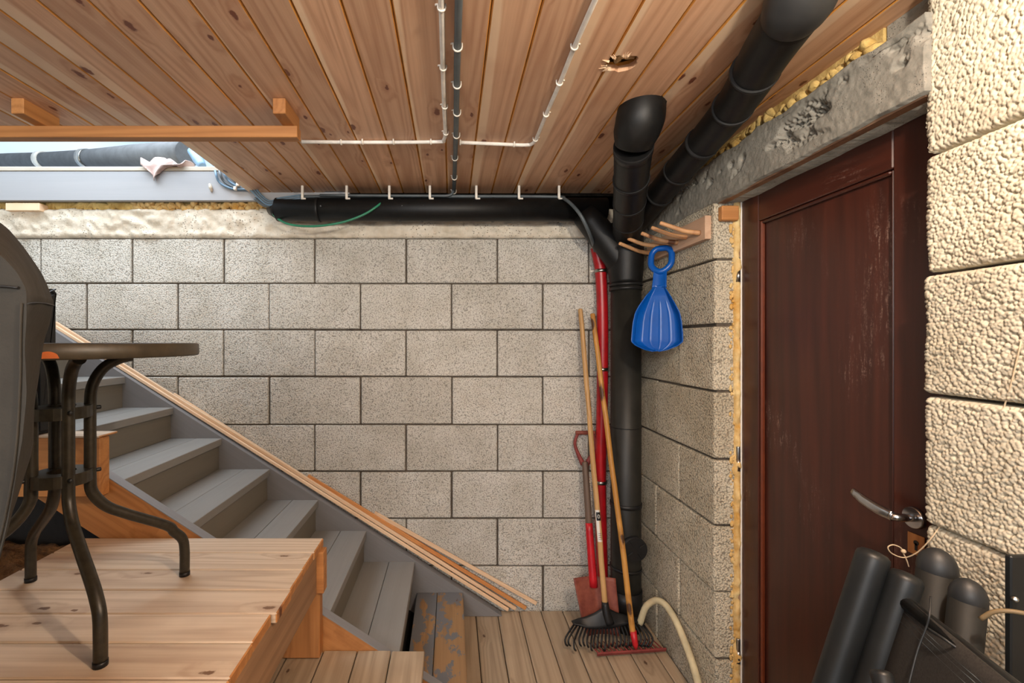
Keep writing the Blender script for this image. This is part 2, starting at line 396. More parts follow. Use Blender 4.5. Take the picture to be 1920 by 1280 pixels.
# foam bead between the block ends and the door frame
def foamf(u, v):
    z = .0+2.0*u; x = XR+.074+.024*v-.008*abs(fbm((0, 2, z), 9))*(1-v)
    return Vector((x, 1.765-.010*math.sin(math.pi*v)-.010*fbm((x, 1, z), 18)*1.2-.004, z))
fm = slab_grid('foam_seam', foamf, 260, 6, (0, .05, 0), M['foam'], wall_right); fm['label'] = 'yellow foam squeezed out beside the door frame'
# ragged edge of the foam towards the blocks
bm = bmesh.new()
for k in range(150):
    z = R.uniform(.02, 1.99); x = XR+.070+R.uniform(-.010, .008)
    bmesh.ops.create_icosphere(bm, subdivisions=1, radius=R.uniform(.003, .009), matrix=Matrix.Translation((x, 1.764, z)) @ Matrix.Diagonal((1, .4, R.uniform(.8, 2.2), 1)))
fc = mobj('foam_crumbs', bm, M['foam'], wall_right, smooth=True); fc['kind'] = 'stuff'

# concrete lintel over the door, gouged
def lintf(u, v):
    D = .975+1.545*u; z = 1.992+.165*v
    base = fbm((0, D, z), 6)*.003+fbm((5, D, z), 60, 3)*.0012
    g = noise.noise(Vector((2.1, D*4.2, z*11)))+.55*noise.noise(Vector((7, D*18, z*22)))
    mask = max(0, 1-abs(v-.55)/.42)
    gouge = min(.030, max(0, g-.10)*.12)*mask
    cr = gouge*(1+.9*noise.noise(Vector((1, D*110, z*110)))) if gouge > .004 else gouge
    return Vector((XR-.006-base+cr, D, z+(fbm((3, D, 0), 9)*.012 if v > .9 else (fbm((6, D, 0), 7)*.004 if v < .08 else 0))))
li = slab_grid('lintel', lintf, 520, 56, (.24, 0, 0), M['conc'], wall_right); li['label'] = 'rough grey concrete beam over the door, gouged open'

# near stub of the wall: blocks with real beads
wall_stub = thing('wall_stub', (1.03, .9, 0), 'bright coarse clay block pier at the right of the doorway', 'wall', None, 'structure')
SR = [2.111-.256*k+(0, .0, .0, .0)[0] for k in range(9)]
SR = [2.245, 1.855, 1.601, 1.344, 1.067, .81, .55, .29, .03]
Ex, Ey = 1.024, .985; SL = .07
rs = np.random.RandomState(3)
def bead_height(u, v, seedg, cell=.0070):
    """height of crowded round beads at (u,v) metres"""
    iu, iv = np.floor(u/cell).astype(int), np.floor(v/cell).astype(int); best = np.full(u.shape, 9.0); bh = np.zeros(u.shape)
    for a in (-1, 0, 1):
        for b_ in (-1, 0, 1):
            ci, cj = (iu+a) % 200, (iv+b_) % 200
            px = (iu+a+seedg[0][ci, cj])*cell; py = (iv+b_+seedg[1][ci, cj])*cell
            d = np.hypot(u-px, v-py)/(cell*(.50+.20*seedg[2][ci, cj])); m = d < best
            best = np.where(m, d, best); bh = np.where(m, seedg[3][ci, cj], bh)
    return (np.sqrt(np.clip(1-(best*.80)**2, 0, 1))*.0054+bh*.0020)
sg_ = [rs.rand(200, 200) for _ in range(4)]
def stub_block(z0, z1, seed):
    Ls, nu, nv = .22, 165, 170; hz = z1-z0-.007
    jz = R.uniform(-.002, .002); jx = R.uniform(-.004, .004)
    uu, vv = np.meshgrid(np.linspace(-.03, Ls, nu), np.linspace(0, hz, nv), indexing='ij')
    hgt = bead_height(uu+seed*.31+3, vv+seed*.17+3, sg_)
    er = np.minimum(vv, hz-vv); rnd = np.clip(1-er/.009, 0, 1)**2*.008
    bm = bmesh.new(); V = []
    for i in range(nu):
        row = []
        for j in range(nv):
            s = uu[i, j]; z = z0+.0035+vv[i, j]+jz; h = hgt[i, j]-rnd[i, j]-.002+.004*fbm((s, seed, z), 9, 2)
            r_ = .009
            if s < 0:      # wraps round the corner into the doorway
                X, Y = Ex+.5*r_-s*1.0*.9, Ey+h; 
            elif s < r_:
                a = (s/r_)*math.pi/2; X = Ex+r_-(r_+h)*math.sin(a)+0; Y = Ey-r_+(r_+h)*math.cos(a)
            else: X, Y = Ex-SL*s-h, Ey-s
            row.append(bm.verts.new((X+jx*(s >= 0), Y, z)))
        V.append(row)
    for i in range(nu-1):
        for j in range(nv-1):
            f = bm.faces.new((V[i][j], V[i+1][j], V[i+1][j+1], V[i][j+1])); f.smooth = True
    be = [e for e in bm.edges if e.is_boundary]
    r = bmesh.ops.extrude_edge_only(bm, edges=be)
    bmesh.ops.translate(bm, verts=[v for v in r['geom'] if isinstance(v, bmesh.types.BMVert)], vec=(.2, 0, 0))
    bmesh.ops.recalc_face_normals(bm, faces=bm.faces[:])
    return mobj('block', bm, M['lecaS'], wall_stub)
for k in range(8): stub_block(SR[k+1], SR[k], k+1)
core = box('mortar_core', 1.045, 1.28, .77, .972, 0, 2.25, M['mortar'], wall_stub, 0)
stub2 = box('wall_right_near', 1.012, 1.28, -2.6, .764, -.03, 2.3, M['lecaR'], None, 0); props(stub2, 'right wall running on behind the camera', 'wall', None, 'structure')
wl = box('wall_left', -3.42, -3.28, -2.6, DB+.2, -.03, 2.3, M['lecaR'], None, 0); props(wl, 'left wall of the cellar', 'wall', None, 'structure')

# insulation stuffed between wall tops and ceiling
def lumps(name, n, fn, rr, mat, parent=None, sq=(1, 1, 1)):
    bm = bmesh.new()
    for k in range(n):
        p = fn(k/n); r = R.uniform(*rr)
        bmesh.ops.create_icosphere(bm, subdivisions=2, radius=r, matrix=Matrix.Translation(p) @ Matrix.Rotation(R.uniform(0, 3), 4, 'Y') @ Matrix.Diagonal((sq[0]*R.uniform(.7, 1.3), sq[1], sq[2]*R.uniform(.6, 1.1), 1)))
    for v in bm.verts: v.co += Vector((fbm(v.co, 40, 2), fbm(v.co+Vector((5, 0, 0)), 40, 2), fbm(v.co+Vector((0, 7, 0)), 40, 2)))*.008
    return mobj(name, bm, mat, parent, smooth=True)
gapb = box('gap_light_blocker', -.90, 1.25, DB+.03, DB+.14, 2.18, ZC+.069, M['mortar'], wall_back, 0)  # added blocker, stops sky light leaking in behind the pipes
il = lumps('insulation', 200, lambda t: Vector((XR+.062+R.uniform(-.012, .012), 1.12+1.3*t, 2.19+R.uniform(-.03, .03))), (.010, .022), M['insul'])
props(il, 'lumpy yellow insulation foam between concrete lintel and wooden ceiling', 'insulation', None, 'stuff')
box('wall_cap', XR+.09, XR+.22, .77, 1.16, 2.12, 2.256, M['conc'], wall_right, 0)
ib = box('insulation_core', XR+.085, XR+.2, 1.165, 2.5, 2.15, 2.256, M['insul'], il, 0); ib['kind'] = 'stuff'
i2 = lumps('insulation', 100, lambda t: Vector((-1.75+1.0*t, DB+.015+R.uniform(-.012, .01), 2.195+R.uniform(-.012, .022))), (.012, .026), M['foam'])
props(i2, 'knobbly yellow foam seam under the white board, above the cream concrete', 'insulation', None, 'stuff')
i3 = box('insulation_core', -3.2, 1.1, DB+.03, DB+.12, 2.15, 2.262, M['insul'], i2, 0); i3['kind'] = 'stuff'
i4 = lumps('insulation_tuft', 60, lambda t: Vector((-2.7+1.1*t, DB+.02, 2.205+R.uniform(-.012, .012))), (.018, .03), M['insul'], i2, (1.8, .6, .8)); i4['kind'] = 'stuff'
sb = box('wood_block', at(15, 0, 2.47).x, at(78, 0, 2.47).x, 2.455, 2.56, at(0, 395, 2.46).z, at(0, 381, 2.46).z, M['pale'], None, .002, 'X')
props(sb, 'short offcut of pink-brown wood wedged under the left end of the white board', 'wood block')

# ---------------------------------------------------------------- ceiling
ceiling = thing('ceiling', (0, 0, ZC), 'ceiling of narrow knotty pine boards running to the back wall', 'ceiling', None, 'structure')
PW = .1185; planks = []
k = -22
while True:
    x0 = -.853+PW*k
    if x0 > 1.09: break
    yend = 2.47+R.uniform(-.004, .004) if x0 > -1.10 else 1.80
    x1 = x0+PW; pz = R.uniform(-.0008, .0008)
    o = box('plank', x0+.0008, x1-.0008, -2.4, yend, ZC+pz, ZC+.018+pz, M['ceil'], ceiling, .0035)
    planks.append((x0, x1, o)); k += 1
# torn hole and a ragged notch are cut into the boards they fall on
def cut(o, center, r1, r2, jag, seed, segs=22):
    bm = bmesh.new(); rr = random.Random(seed); top, bot = [], []
    for i in range(segs):
        a = 2*math.pi*i/segs; q = 1+rr.uniform(-jag, jag)
        x, y = center[0]+math.cos(a)*r1*q, center[1]+math.sin(a)*r2*q
        top.append(bm.verts.new((x, y, ZC+.05))); bot.append(bm.verts.new((x, y, ZC-.05)))
    bm.faces.new(top); bm.faces.new(bot[::-1])
    for i in range(segs): bm.faces.new((bot[i], bot[(i+1) % segs], top[(i+1) % segs], top[i]))
    bmesh.ops.recalc_face_normals(bm, faces=bm.faces[:])
    me = bpy.data.meshes.new('c'); bm.to_mesh(me); bm.free(); c_ = bpy.data.objects.new('c', me); COL.objects.link(c_)
    o.data = o.data.copy(); md = o.modifiers.new('b', 'BOOLEAN'); md.object = c_; md.operation = 'DIFFERENCE'; md.solver = 'EXACT'
    bpy.context.view_layer.update(); dg = bpy.context.evaluated_depsgraph_get()
    nm = bpy.data.meshes.new_from_object(o.evaluated_get(dg)); o.modifiers.clear(); o.data = nm
    bpy.data.objects.remove(c_)
hc = (.487, 1.315)
for x0, x1, o in planks:
    if x0-.06 < hc[0] < x1+.06: cut(o, hc, .046, .040, .12, 5)
    nc = (-.625, 2.465)
    if x0-.07 < nc[0] < x1+.07: cut(o, nc, .065, .035, .15, 9)
bk = box('seam_board', -1.085, 1.12, -2.4, 2.46, ZC+.0185, ZC+.03, M['seam'], ceiling, 0)
bk.data = bk.data.copy()
cut(bk, hc, .052, .046, .1, 11)
bk2 = box('seam_board', -3.4, -1.085, -2.4, 1.79, ZC+.0185, ZC+.03, M['seam'], ceiling, 0)
# unseen roof slab added to block light, with a hollow over the hole
bm = bmesh.new()
roof = box('roof_light_block', -1.08, 1.25, -2.4, 2.64, ZC+.07, ZC+.2, M['insul'], ceiling, 0)
roof2 = box('roof_light_block', -3.4, -1.085, -2.4, 1.79, ZC+.031, ZC+.2, M['insul'], ceiling, 0)
side1 = box('roof_edge', -1.085, -1.06, 1.6, 2.46, ZC+.03, ZC+.2, M['orange'], ceiling, 0)
bm = bmesh.new()
for k in range(60):
    a = R.uniform(0, 6.28); rr_ = R.uniform(.0, .045)
    p = Vector((hc[0]+math.cos(a)*rr_, hc[1]+math.sin(a)*rr_*.9, ZC+R.uniform(.012, .05)*(1.3-rr_*12)+.014))
    bmesh.ops.create_icosphere(bm, subdivisions=2, radius=R.uniform(.008, .016), matrix=Matrix.Translation(p) @ Matrix.Rotation(a, 4, 'Z') @ Matrix.Diagonal((1.6, .7, .5, 1)))
for v in bm.verts: v.co += Vector((fbm(v.co, 90, 2), fbm(v.co+Vector((3, 0, 0)), 90, 2), fbm(v.co+Vector((0, 3, 0)), 60, 2)))*.006
tf = mobj('torn_paper_fibre', bm, M['fibre'], ceiling, smooth=True); tf['kind'] = 'stuff'; tf['label'] = 'pale torn fibre inside the hole in the ceiling'
bm = bmesh.new()   # splintered rim
for k in range(16):
    a = R.uniform(2.2, 5.0); q = R.uniform(.95, 1.15)
    p = Vector((hc[0]+math.cos(a)*.046*q, hc[1]+math.sin(a)*.040*q, ZC-.001))
    bmesh.ops.create_cone(bm, cap_ends=True, segments=4, radius1=R.uniform(.002, .005), radius2=.0005, depth=R.uniform(.008, .024), matrix=Matrix.Translation(p) @ Matrix.Rotation(a, 4, 'Z') @ Matrix.Rotation(math.pi/2, 4, 'Y'))
tf2 = mobj('splinters', bm, M['pale'], ceiling); tf2['kind'] = 'stuff'

# rail hung below the ceiling on two cleats at the edge of the hatch
rail = thing('hanging_rail', (-2, 1.6, 2.18), 'long horizontal pine batten hung under the ceiling in front of the sky opening', 'rail')
zb = H+.748
box('batten', -3.2, at(557, 0, 1.583).x, 1.583, 1.623, zb-.040, zb, M['orange'], rail, .002, 'X')
for px in (20, 511):
    x0 = (px-CX)*1.5/F
    cl = box('cleat', x0, x0+.042, 1.50, 1.64, zb+.0005, ZC-.0005, M['orange'], rail, .002)

# hatch: white board, wooden ledge, pipe, rag
wb = box('trim_1', -3.25, -.55, 2.455, 2.485, H+.757, H+.914, M['white'], None, .002, 'X'); props(wb, 'wide white-painted board along the edge of the roof opening', 'board', None, 'structure')
lg = box('trim_2', -3.25, -.9, 2.452, 2.80, H+.9155, H+.938, M['ledge'], None, .002, 'X'); props(lg, 'pale wooden ledge lying on top of the white board', 'board', None, 'structure')
wn = tubeobj('plaster_blob', [at(393, 345, 2.453), at(395, 352, 2.446), at(397, 360, 2.453)], [.006, .010, .004], M['bond'], None, 8, 3)
props(wn, 'small cream blob of filler stuck on the white board', 'blob')
gp = thing('outdoor_pipe', at(200, 300, 3.2), 'thick grey foam-wrapped pipe lying outside above the white board', 'pipe')
gpts = [at(-120, 306, 4.3), at(0, 301, 3.9), at(80, 300, 3.62), at(165, 297, 3.35), at(260, 292, 3.0), at(352, 288, 2.72)]
tubeobj('pipe_wrap', gpts, [.052, .056, .058, .062, .072, .074], M['greypipe'], gp, 20, 6)
for px, py, D, nm, mt in ((81, 300, 3.62, 'white_tie', 'clipw'), (162, 297, 3.35, 'hose_clamp', 'steel')):
    a = at(px-5, py, D+.01); b_ = at(px+5, py, D-.01); tubeobj(nm, [a, b_], .067, M[mt], gp, 20)
bl = tubeobj('blue_sleeve', [at(358, 283, 2.68), at(372, 300, 2.62), at(380, 312, 2.58)], [.02, .03, .02], M['bluecab'], None, 10, 3); props(bl, 'torn pale blue plastic film at the end of the outdoor pipe', 'plastic film')
# rag
def ragf(u, v):
    # drapes over the ledge edge and hangs in a point
    X = at(262, 0, 2.45).x+(.24)*u; top = H+.945
    fold = .014*math.sin(u*19+v*3)+.010*math.sin(u*9-v*7)
    hang = max(0, v-.5)*2; reach = (1-abs(u-.42)*1.9)
    y = 2.56-.12*min(v*2, 1)-.006*hang
    z = top+.018+fold*.9+.022*math.sin(u*6)*(1-v)
    if v > .5: z = top-.002-hang*.085*max(.12, reach)+fold*.15; y = 2.438-.010*math.sin(u*15)
    return Vector((X+.02*math.sin(v*5)-(u-.45)*.16*hang, y, z))
rg = mobj('rag', gridmesh(ragf, 40, 24), M['rag']); rg.modifiers.new('s', 'SOLIDIFY').thickness = .003
props(rg, 'crumpled pinkish rag hanging over the pale ledge of the roof opening', 'rag')

# ---------------------------------------------------------------- floors
floor = thing('floor', (0, 1, 0), 'lower floor of worn greyish boards running to the back wall', 'floor', None, 'structure')
k = -9
while True:
    x0 = .246+.118*k
    if x0 > 1.02: break
    z = R.uniform(-.0015, .001); e = R.uniform(-.006, .006)
    box('plank', x0+.002, min(x0+.116, 1.01), -2.4, 2.47+e, -.028+z, z, M['floor'], floor, .003); k += 1
sub = box('subfloor', -3.4, 1.3, -2.6, 2.6, -.12, -.032, M['mortar'], floor, 0)
# middle platform
ZM = .345; mid = thing('middle_platform', (-.5, 1, 0), 'low landing of brown boards under the front edge of the raised deck', 'platform')
for k in range(8):
    x1 = -.096-.122*k; box('plank', x1-.1195, x1-.0015, .1, 1.646+R.uniform(-.003, .003), ZM-.028, ZM+R.uniform(-.001, .001), M['floor'], mid, .003)
box('joist', -1.05, -.11, 1.57, 1.615, ZM-.17, ZM-.029, M['joist'], mid, .002, 'X')
box('joist', -.155, -.11, .1, 1.565, ZM-.17, ZM-.029, M['joist'], mid, .002)
for x in (-.155, -.6, -1.0):
    box('post', x, x+.045, 1.50, 1.568, 0.002, ZM-.171, M['joist'], mid, .002, 'Z')
# upper deck
ZU = .752; up = thing('raised_deck', (-.9, 1.2, 0), 'raised deck of light pine boards that the round table stands on', 'platform')
D = 1.642; k = 0
while D > .05:
    xe = -.457+R.uniform(-.006, .003)-(.006 if k > 3 else 0)
    box('plank', -1.335, xe, D-.1146+.003, D-.0012, ZU-.028, ZU+R.uniform(-.0008, .0008), M['deck'], up, .003, 'X'); D -= .1146; k += 1
box('joist', -.515, -.470, .05, 1.59, ZU-.174, ZU-.0295, M['joist'], up, .002)['label'] = 'rough grey-brown side joist'
box('joist', -1.33, -.447, 1.592, 1.637, ZU-.174, ZU-.0295, M['orange'], up, .002, 'X')
box('joist', -1.33, -1.285, .05, 1.59, ZU-.174, ZU-.0295, M['joist'], up, .002)
box('post', -.60, -.463, 1.600, 1.640, ZM+.002, ZU-.175, M['orange'], up, .003, 'Z')
box('post', -1.33, -1.20, 1.600, 1.640, 0.002, ZU-.175, M['orange'], up, .003, 'Z')
box('post', -.515, -.47, .30, .40, ZM+.002, ZU-.175, M['orange'], up, .003, 'Z')

# soil at the left of the deck
def soilf(u, v):
    X = -3.2+1.855*u; D = .3+1.34*v
    return Vector((X, D, .712+.10*min(.5, -1.345-X)+.02*fbm((X, D, 0), 4)+.014*fbm((X, D, 2), 26, 3)))
so = slab_grid('soil_bank', soilf, 120, 80, (0, 0, -.6), M['soil']); props(so, 'brown crumbly earth beside the left edge of the raised deck', 'soil', None, 'stuff')

# ---------------------------------------------------------------- staircase
st = thing('staircase', (-1, 2, 0), 'grey-painted wooden staircase rising to the left along the block wall', 'staircase')
G, RS = .2554, .163; X0, Z0 = .060, .130; DN, DF = 1.69, 2.42
def nose(k): return X0-G*k, Z0+RS*k
for k in range(9):
    x, z = nose(k); mat = M['worn'] if k == 0 else M['tread']
    w1 = .135
    box('tread_plank', x-w1, x, DN, DF-.001, z-.036, z, mat, st, .002)
    box('tread_plank', x-G-(.036 if k else -.012), x-w1-.0025, DN, DF-.001, z-.036, z-.0005, mat, st, .002)
    if k: box('riser', x-.036, x-.014, DN, DF-.001, z-RS+.0005-(0 if k > 1 else -.014), z-.0365, M['riser'], st, .001)
x, z = nose(0); box('riser', x-.036, x-.014, DN, DF-.001, .003, z-.0365, M['riser'], st, .001)
# a stringer with its plumb foot and level top, sloping board drawn in X-Z and given thickness
def stringer(name, y0, y1, depth, mat, x_top, foot):
    s = RS/G; ang = math.atan(s); bm = bmesh.new()
    zt = lambda X: Z0+(X0-X)*s+.004
    xf = foot[0]; pts = []
    dv = depth/math.cos(ang)
    xb = X0+(Z0+.004)/s        # where the top line meets the floor
    pts = [(x_top, zt(x_top)), (xb-.002, .002), (xb-dv/s, .002), (x_top, zt(x_top)-dv)]
    c_ = Vector(((pts[0][0]+pts[1][0])/2, (y0+y1)/2, (pts[0][1]+pts[1][1])/2))
    yv = Vector((pts[1][0]-pts[0][0], 0, pts[1][1]-pts[0][1])).normalized(); xv = Vector((0, 1, 0)); zv = xv.cross(yv)
    m = Matrix((xv, yv, zv)).transposed().to_4x4(); m.translation = c_; mi = m.inverted()
    A = [bm.verts.new(mi @ Vector((p[0], y0, p[1]))) for p in pts]; B = [bm.verts.new(mi @ Vector((p[0], y1, p[1]))) for p in pts]
    bm.faces.new(A); bm.faces.new(B[::-1])
    for i in range(4): bm.faces.new((A[i], B[i], B[(i+1) % 4], A[(i+1) % 4]))
    bmesh.ops.recalc_face_normals(bm, faces=bm.faces[:]); bmesh.ops.bevel(bm, geom=bm.edges[:], offset=.001, segments=1, affect='EDGES')
    return mobj(name, bm, mat, st, m)
stringer('stringer', DF, DF+.045, .24, M['stringer'], -2.6, (0, 0))['label'] = 'grey stringer against the block wall'
o = stringer('stringer', DN-.040, DN-.0015, .20, M['orange'], -2.3, (0, 0)); o['label'] = 'near stringer, grey on top and bare orange wood outside'
# grey paint on the top of the near stringer
s_ = RS/G; nrm = Vector((s_, 0, 1)).normalized()
pa = Vector((-2.3, DN-.0205, Z0+(X0+2.3)*s_+.004)); pb = Vector((.20, DN-.0205, Z0+(X0-.20)*s_+.004))
beam('painted_top', pa+nrm*.0012, pb+nrm*.0012, .040, .003, M['stringer'], st, nrm, .0005)
# black board added under the stairs to keep it dark
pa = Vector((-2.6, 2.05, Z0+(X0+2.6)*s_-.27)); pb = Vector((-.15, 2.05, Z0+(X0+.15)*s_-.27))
beam('shade_board', pa, pb, .70, .012, M['void'], st, nrm, .001)

bm = bmesh.new(); sx_ = lambda X: Z0+(X0-X)*s_-.275  # black sheet standing in for the shade below the stairs
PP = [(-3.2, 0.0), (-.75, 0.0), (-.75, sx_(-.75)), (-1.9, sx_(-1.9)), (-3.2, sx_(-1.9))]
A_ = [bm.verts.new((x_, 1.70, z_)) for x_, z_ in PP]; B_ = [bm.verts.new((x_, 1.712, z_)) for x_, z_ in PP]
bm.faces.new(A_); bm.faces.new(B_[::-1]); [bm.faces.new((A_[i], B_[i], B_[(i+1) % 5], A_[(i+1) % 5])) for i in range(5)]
bmesh.ops.recalc_face_normals(bm, faces=bm.faces[:]); mobj('shade_panel', bm, M['void'], st)['label'] = 'black sheet added for the shade under the stairs'
# landing beam behind the table
lb = thing('landing_beam', (-1.6, 1.62, 1.1), 'thick orange pine beam behind the table legs at the upper stair', 'beam')
box('front_board', -2.6, -1.232, 1.600, 1.647, .912, 1.118, M['orange'], lb, .003, 'X')
box('top_board', -2.6, -1.232, 1.597, 1.688, 1.119, 1.127, M['deck'], lb, .003, 'X')

# loose mouldings lying on the stair stringer
def strip(a, b_, D0, D1, w, h, mat, label):
    p0, p1 = at(a[0], a[1], D0), at(b_[0], b_[1], D1)
    o = beam('moulding', p0, p1, w, h, mat, None, (.5, 0, 1), .0025)
    return props(o, label, 'moulding', 'loose wooden mouldings lying on the stair')
strip((104, 612), (953, 1143), 2.450, 2.450, .012, .017, M['pale'], 'lowest pale moulding, full length, resting directly on the grey stringer')
strip((104, 605), (967, 1141), 2.466, 2.466, .014, .018, M['pale'], 'full-length pale moulding just above the lowest one against the wall')
strip((325, 739), (590, 907), 2.480, 2.478, .014, .020, M['pale'], 'short pale moulding with a cut end on the upper half of the stair')
strip((577, 892), (986, 1140), 2.480, 2.478, .014, .020, M['amber'], 'darker amber moulding in the lower half of the bundle')
strip((702, 961), (1006, 1131), 2.486, 2.484, .012, .020, M['pale'], 'topmost pale moulding whose end lies farthest right on the floor')

# ---------------------------------------------------------------- door
door = thing('door_1', (1.13, 1.4, 0), 'dark red-brown panelled door with pale scratches', 'door', None, 'structure')
XD = 1.115; zt = H+.538; y1, y0 = 1.752, 1.02
box('stile', XD, XD+.04, y1-.09, y1, .01, zt, M['door'], door, .003, 'Z')
box('stile', XD, XD+.04, y0, y0+.135, .01, zt, M['door'], door, .003, 'Z')
box('rail', XD, XD+.04, y0+.1355, y1-.0905, zt-.10, zt, M['door'], door, .003)
box('rail', XD, XD+.04, y0+.1355, y1-.0905, .01, .22, M['door'], door, .003)
box('panel', XD+.018, XD+.030, y0+.13, y1-.085, .2, zt-.09, M['door'], door, 0, 'Z')
box('bead', XD+.004, XD+.019, y1-.1015, y1-.0908, .2205, zt-.101, M['bead'], door, .004, 'Z')
box('bead', XD+.004, XD+.019, y0+.1358, y0+.146, .2205, zt-.101, M['door'], door, .004, 'Z')
box('bead', XD+.004, XD+.019, y0+.1465, y1-.102, zt-.112, zt-.101, M['door'], door, .004)
fr = thing('trim_3', (1.12, 1.4, 0), 'worn brown wooden frame around the door', 'door frame', None, 'structure')
box('jamb', XR+.082, XD+.07, 1.760, 1.80, 0, zt+.004, M['frame'], fr, .003, 'Z')
box('jamb', XR+.082, XD+.07, .98, 1.015, 0, zt+.004, M['frame'], fr, .003, 'Z')
box('head', XR+.045, XD+.07, .98, 1.80, zt+.005, zt+.045, M['frame'], fr, .003)
box('head_lining', XR+.012, XR+.044, .99, 1.79, zt-.006, zt+.02, M['frame'], fr, .003)
box('gasket', XD-.006, XD-.001, 1.7525, 1.7575, .01, zt, M['gasket'], fr, .001, 'Z')['label'] = 'thin white seal strip'
box('gasket', XD-.006, XD-.001, 1.02, 1.7575, zt+.0005, zt+.0045, M['gasket'], fr, .001)
for zc in (H+.274, H-.452, H-1.19):
    hg = tubeobj('hinge', [(XD-.014, 1.757, zc-.045), (XD-.014, 1.757, zc+.0)], .0085, M['steel'], door, 12)
    tubeobj('hinge_pin', [(XD-.014, 1.757, zc+.001), (XD-.014, 1.757, zc+.046)], .0075, M['steel'], hg, 12, round_end=True)
wk = box('wood_block', XR+.012, XR+.078, 1.735, 1.764, H+.462, H+.517, M['orange'], None, .004, 'X'); props(wk, 'small orange wooden block fixed beside the top left corner of the door', 'wood block')
# handle
hz = 1.034; hy = 1.098
hd = tubeobj('door_handle', [(XD-.001, hy, hz), (XD-.010, hy, hz)], [.026, .024], M['chrome'], door, 28); hd['label'] = 'chrome lever handle with a round plate'
tubeobj('spindle', [(XD-.010, hy, hz), (XD-.040, hy, hz), (XD-.050, hy+.010, hz)], .0095, M['chrome'], hd, 14, 3)
bm = bmesh.new(); tube(bm, spline([(XD-.050, hy+.006, hz+.001), (XD-.052, hy+.04, hz+.005), (XD-.050, hy+.08, hz+.012), (XD-.045, hy+.120, hz+.022)], 5), [.0125]*3+[.0135]*6+[.013]*4+[.011]*3, 18, flat=((0, 0, 1), .60), round_end=False)
bmesh.ops.recalc_face_normals(bm, faces=bm.faces[:]); mobj('lever', bm, M['chrome'], hd)
lp = box('lock_patch', XD-.003, XD-.0005, hy-.022, hy+.018, .945, .995, M['orange'], door, .001, 'Z'); lp['label'] = 'bare wooden patch around the keyhole'
tubeobj('keyhole', [(XD-.0031, hy-.004, .975), (XD-.0042, hy-.004, .975)], .006, M['ink'], lp, 12); box('keyhole_slot', XD-.0042, XD-.0031, hy-.007, hy-.001, .957, .974, M['ink'], lp, 0)
# string from the wall to the loop beside the handle
nl = tubeobj('nail', [at(1748, 977, 1.00), at(1763, 978, .965)], .0042, M['steel'], None, 10, round_end=True); props(nl, 'grey nail head sticking out of the pier joint beside the door handle', 'nail')
sp = [at(1915, 640, .80), at(1890, 740, .83), at(1850, 850, .88), at(1805, 935, .93), at(1766, 982, .957), at(1745, 1010, .965), at(1720, 1035, .99), at(1695, 1045, 1.01), at(1672, 1037, 1.02), at(1665, 1026, 1.02), at(1674, 1021, 1.02), at(1688, 1026, 1.02), at(1692, 1033, 1.02), at(1700, 1050, 1.02), at(1704, 1062, 1.02)]
sg = tubeobj('string', sp, .0013, M['string'], None, 6, 6); props(sg, 'thin beige string with a knotted loop hanging down the bright block pier', 'string')
bm = bmesh.new(); bmesh.ops.create_icosphere(bm, subdivisions=2, radius=.005, matrix=Matrix.Translation(at(1694, 1033, 1.02))); mobj('knot', bm, M['string'], sg, smooth=True)

# ---------------------------------------------------------------- black pipes
soil_pipe = thing('drain_stack', (.885, 2.38, 0), 'thick black drain pipe standing upright in the corner of the two block walls', 'pipe')
pr = .074; PX, PY = .889, 2.335
tubeobj('pipe', [(PX, PY, .002), (PX, PY, .40), (PX, PY, 1.76)], pr, M['stack'], soil_pipe, 32)
for z0, z1, r in ((1.738, 1.752, .0815), (1.716, 1.732, .080), (1.02, 1.024, .0765), (.62, .64, .078), (.30, .315, .0775), (.10, .20, .079)):
    tubeobj('collar', [(PX, PY, z0), (PX, PY, z1)], r, M['black'], soil_pipe, 32)
# access plug low on the stack
q = tubeobj('access_cap', [(PX+.01, PY-.05, .437), (PX+.012, PY-.098, .437)], [.06, .058], M['black'], soil_pipe, 28)
for a in (0, 1.57, 3.14, 4.71):
    c_ = Vector((PX+.012+.035*math.cos(a+.6), PY-.101, .437+.035*math.sin(a+.6))); beam('cap_rib', c_-Vector((math.cos(a+.6), 0, math.sin(a+.6)))*.014, c_+Vector((math.cos(a+.6), 0, math.sin(a+.6)))*.014, .004, .006, M['black'], q, (0, 1, 0), .001)
tubeobj('fitting', [(PX, PY, 1.752), (PX, PY, 1.82), (PX, PY, 1.93), (PX-.005, PY-.01, 2.06)], [.078, .084, .088, .080], M['sleeve'], soil_pipe, 32, 4)
tubeobj('branch', [(PX-.0, PY+.0, 1.83), (PX-.09, PY+.02, 1.97), (PX-.20, PY+.045, 2.125)], [.072, .074, .066], M['sleeve'], soil_pipe, 28, 3)

hp = thing('horizontal_pipe', (0, 2.4, 2.145), 'black insulated pipe running level under the ceiling along the back wall', 'pipe')
tubeobj('pipe', [at(520, 393, 2.40), at(1135, 393, 2.385)], .0605, M['sleeve'], hp, 28)
tubeobj('pipe_end', [at(512, 391, 2.45), at(530, 393, 2.405)], [.04, .0605], M['sleeve'], hp, 28, 2)
for px in (597, 750, 790, 924):
    a = at(px-2, 393, 2.40); b_ = at(px+3, 393, 2.40); cc = tubeobj('collar', [a, b_], .064, M['black'], hp, 28)
    tubeobj('screw', [at(px+4, 386, 2.338), at(px+4, 386, 2.334)], .004, M['greypipe'], cc, 8)

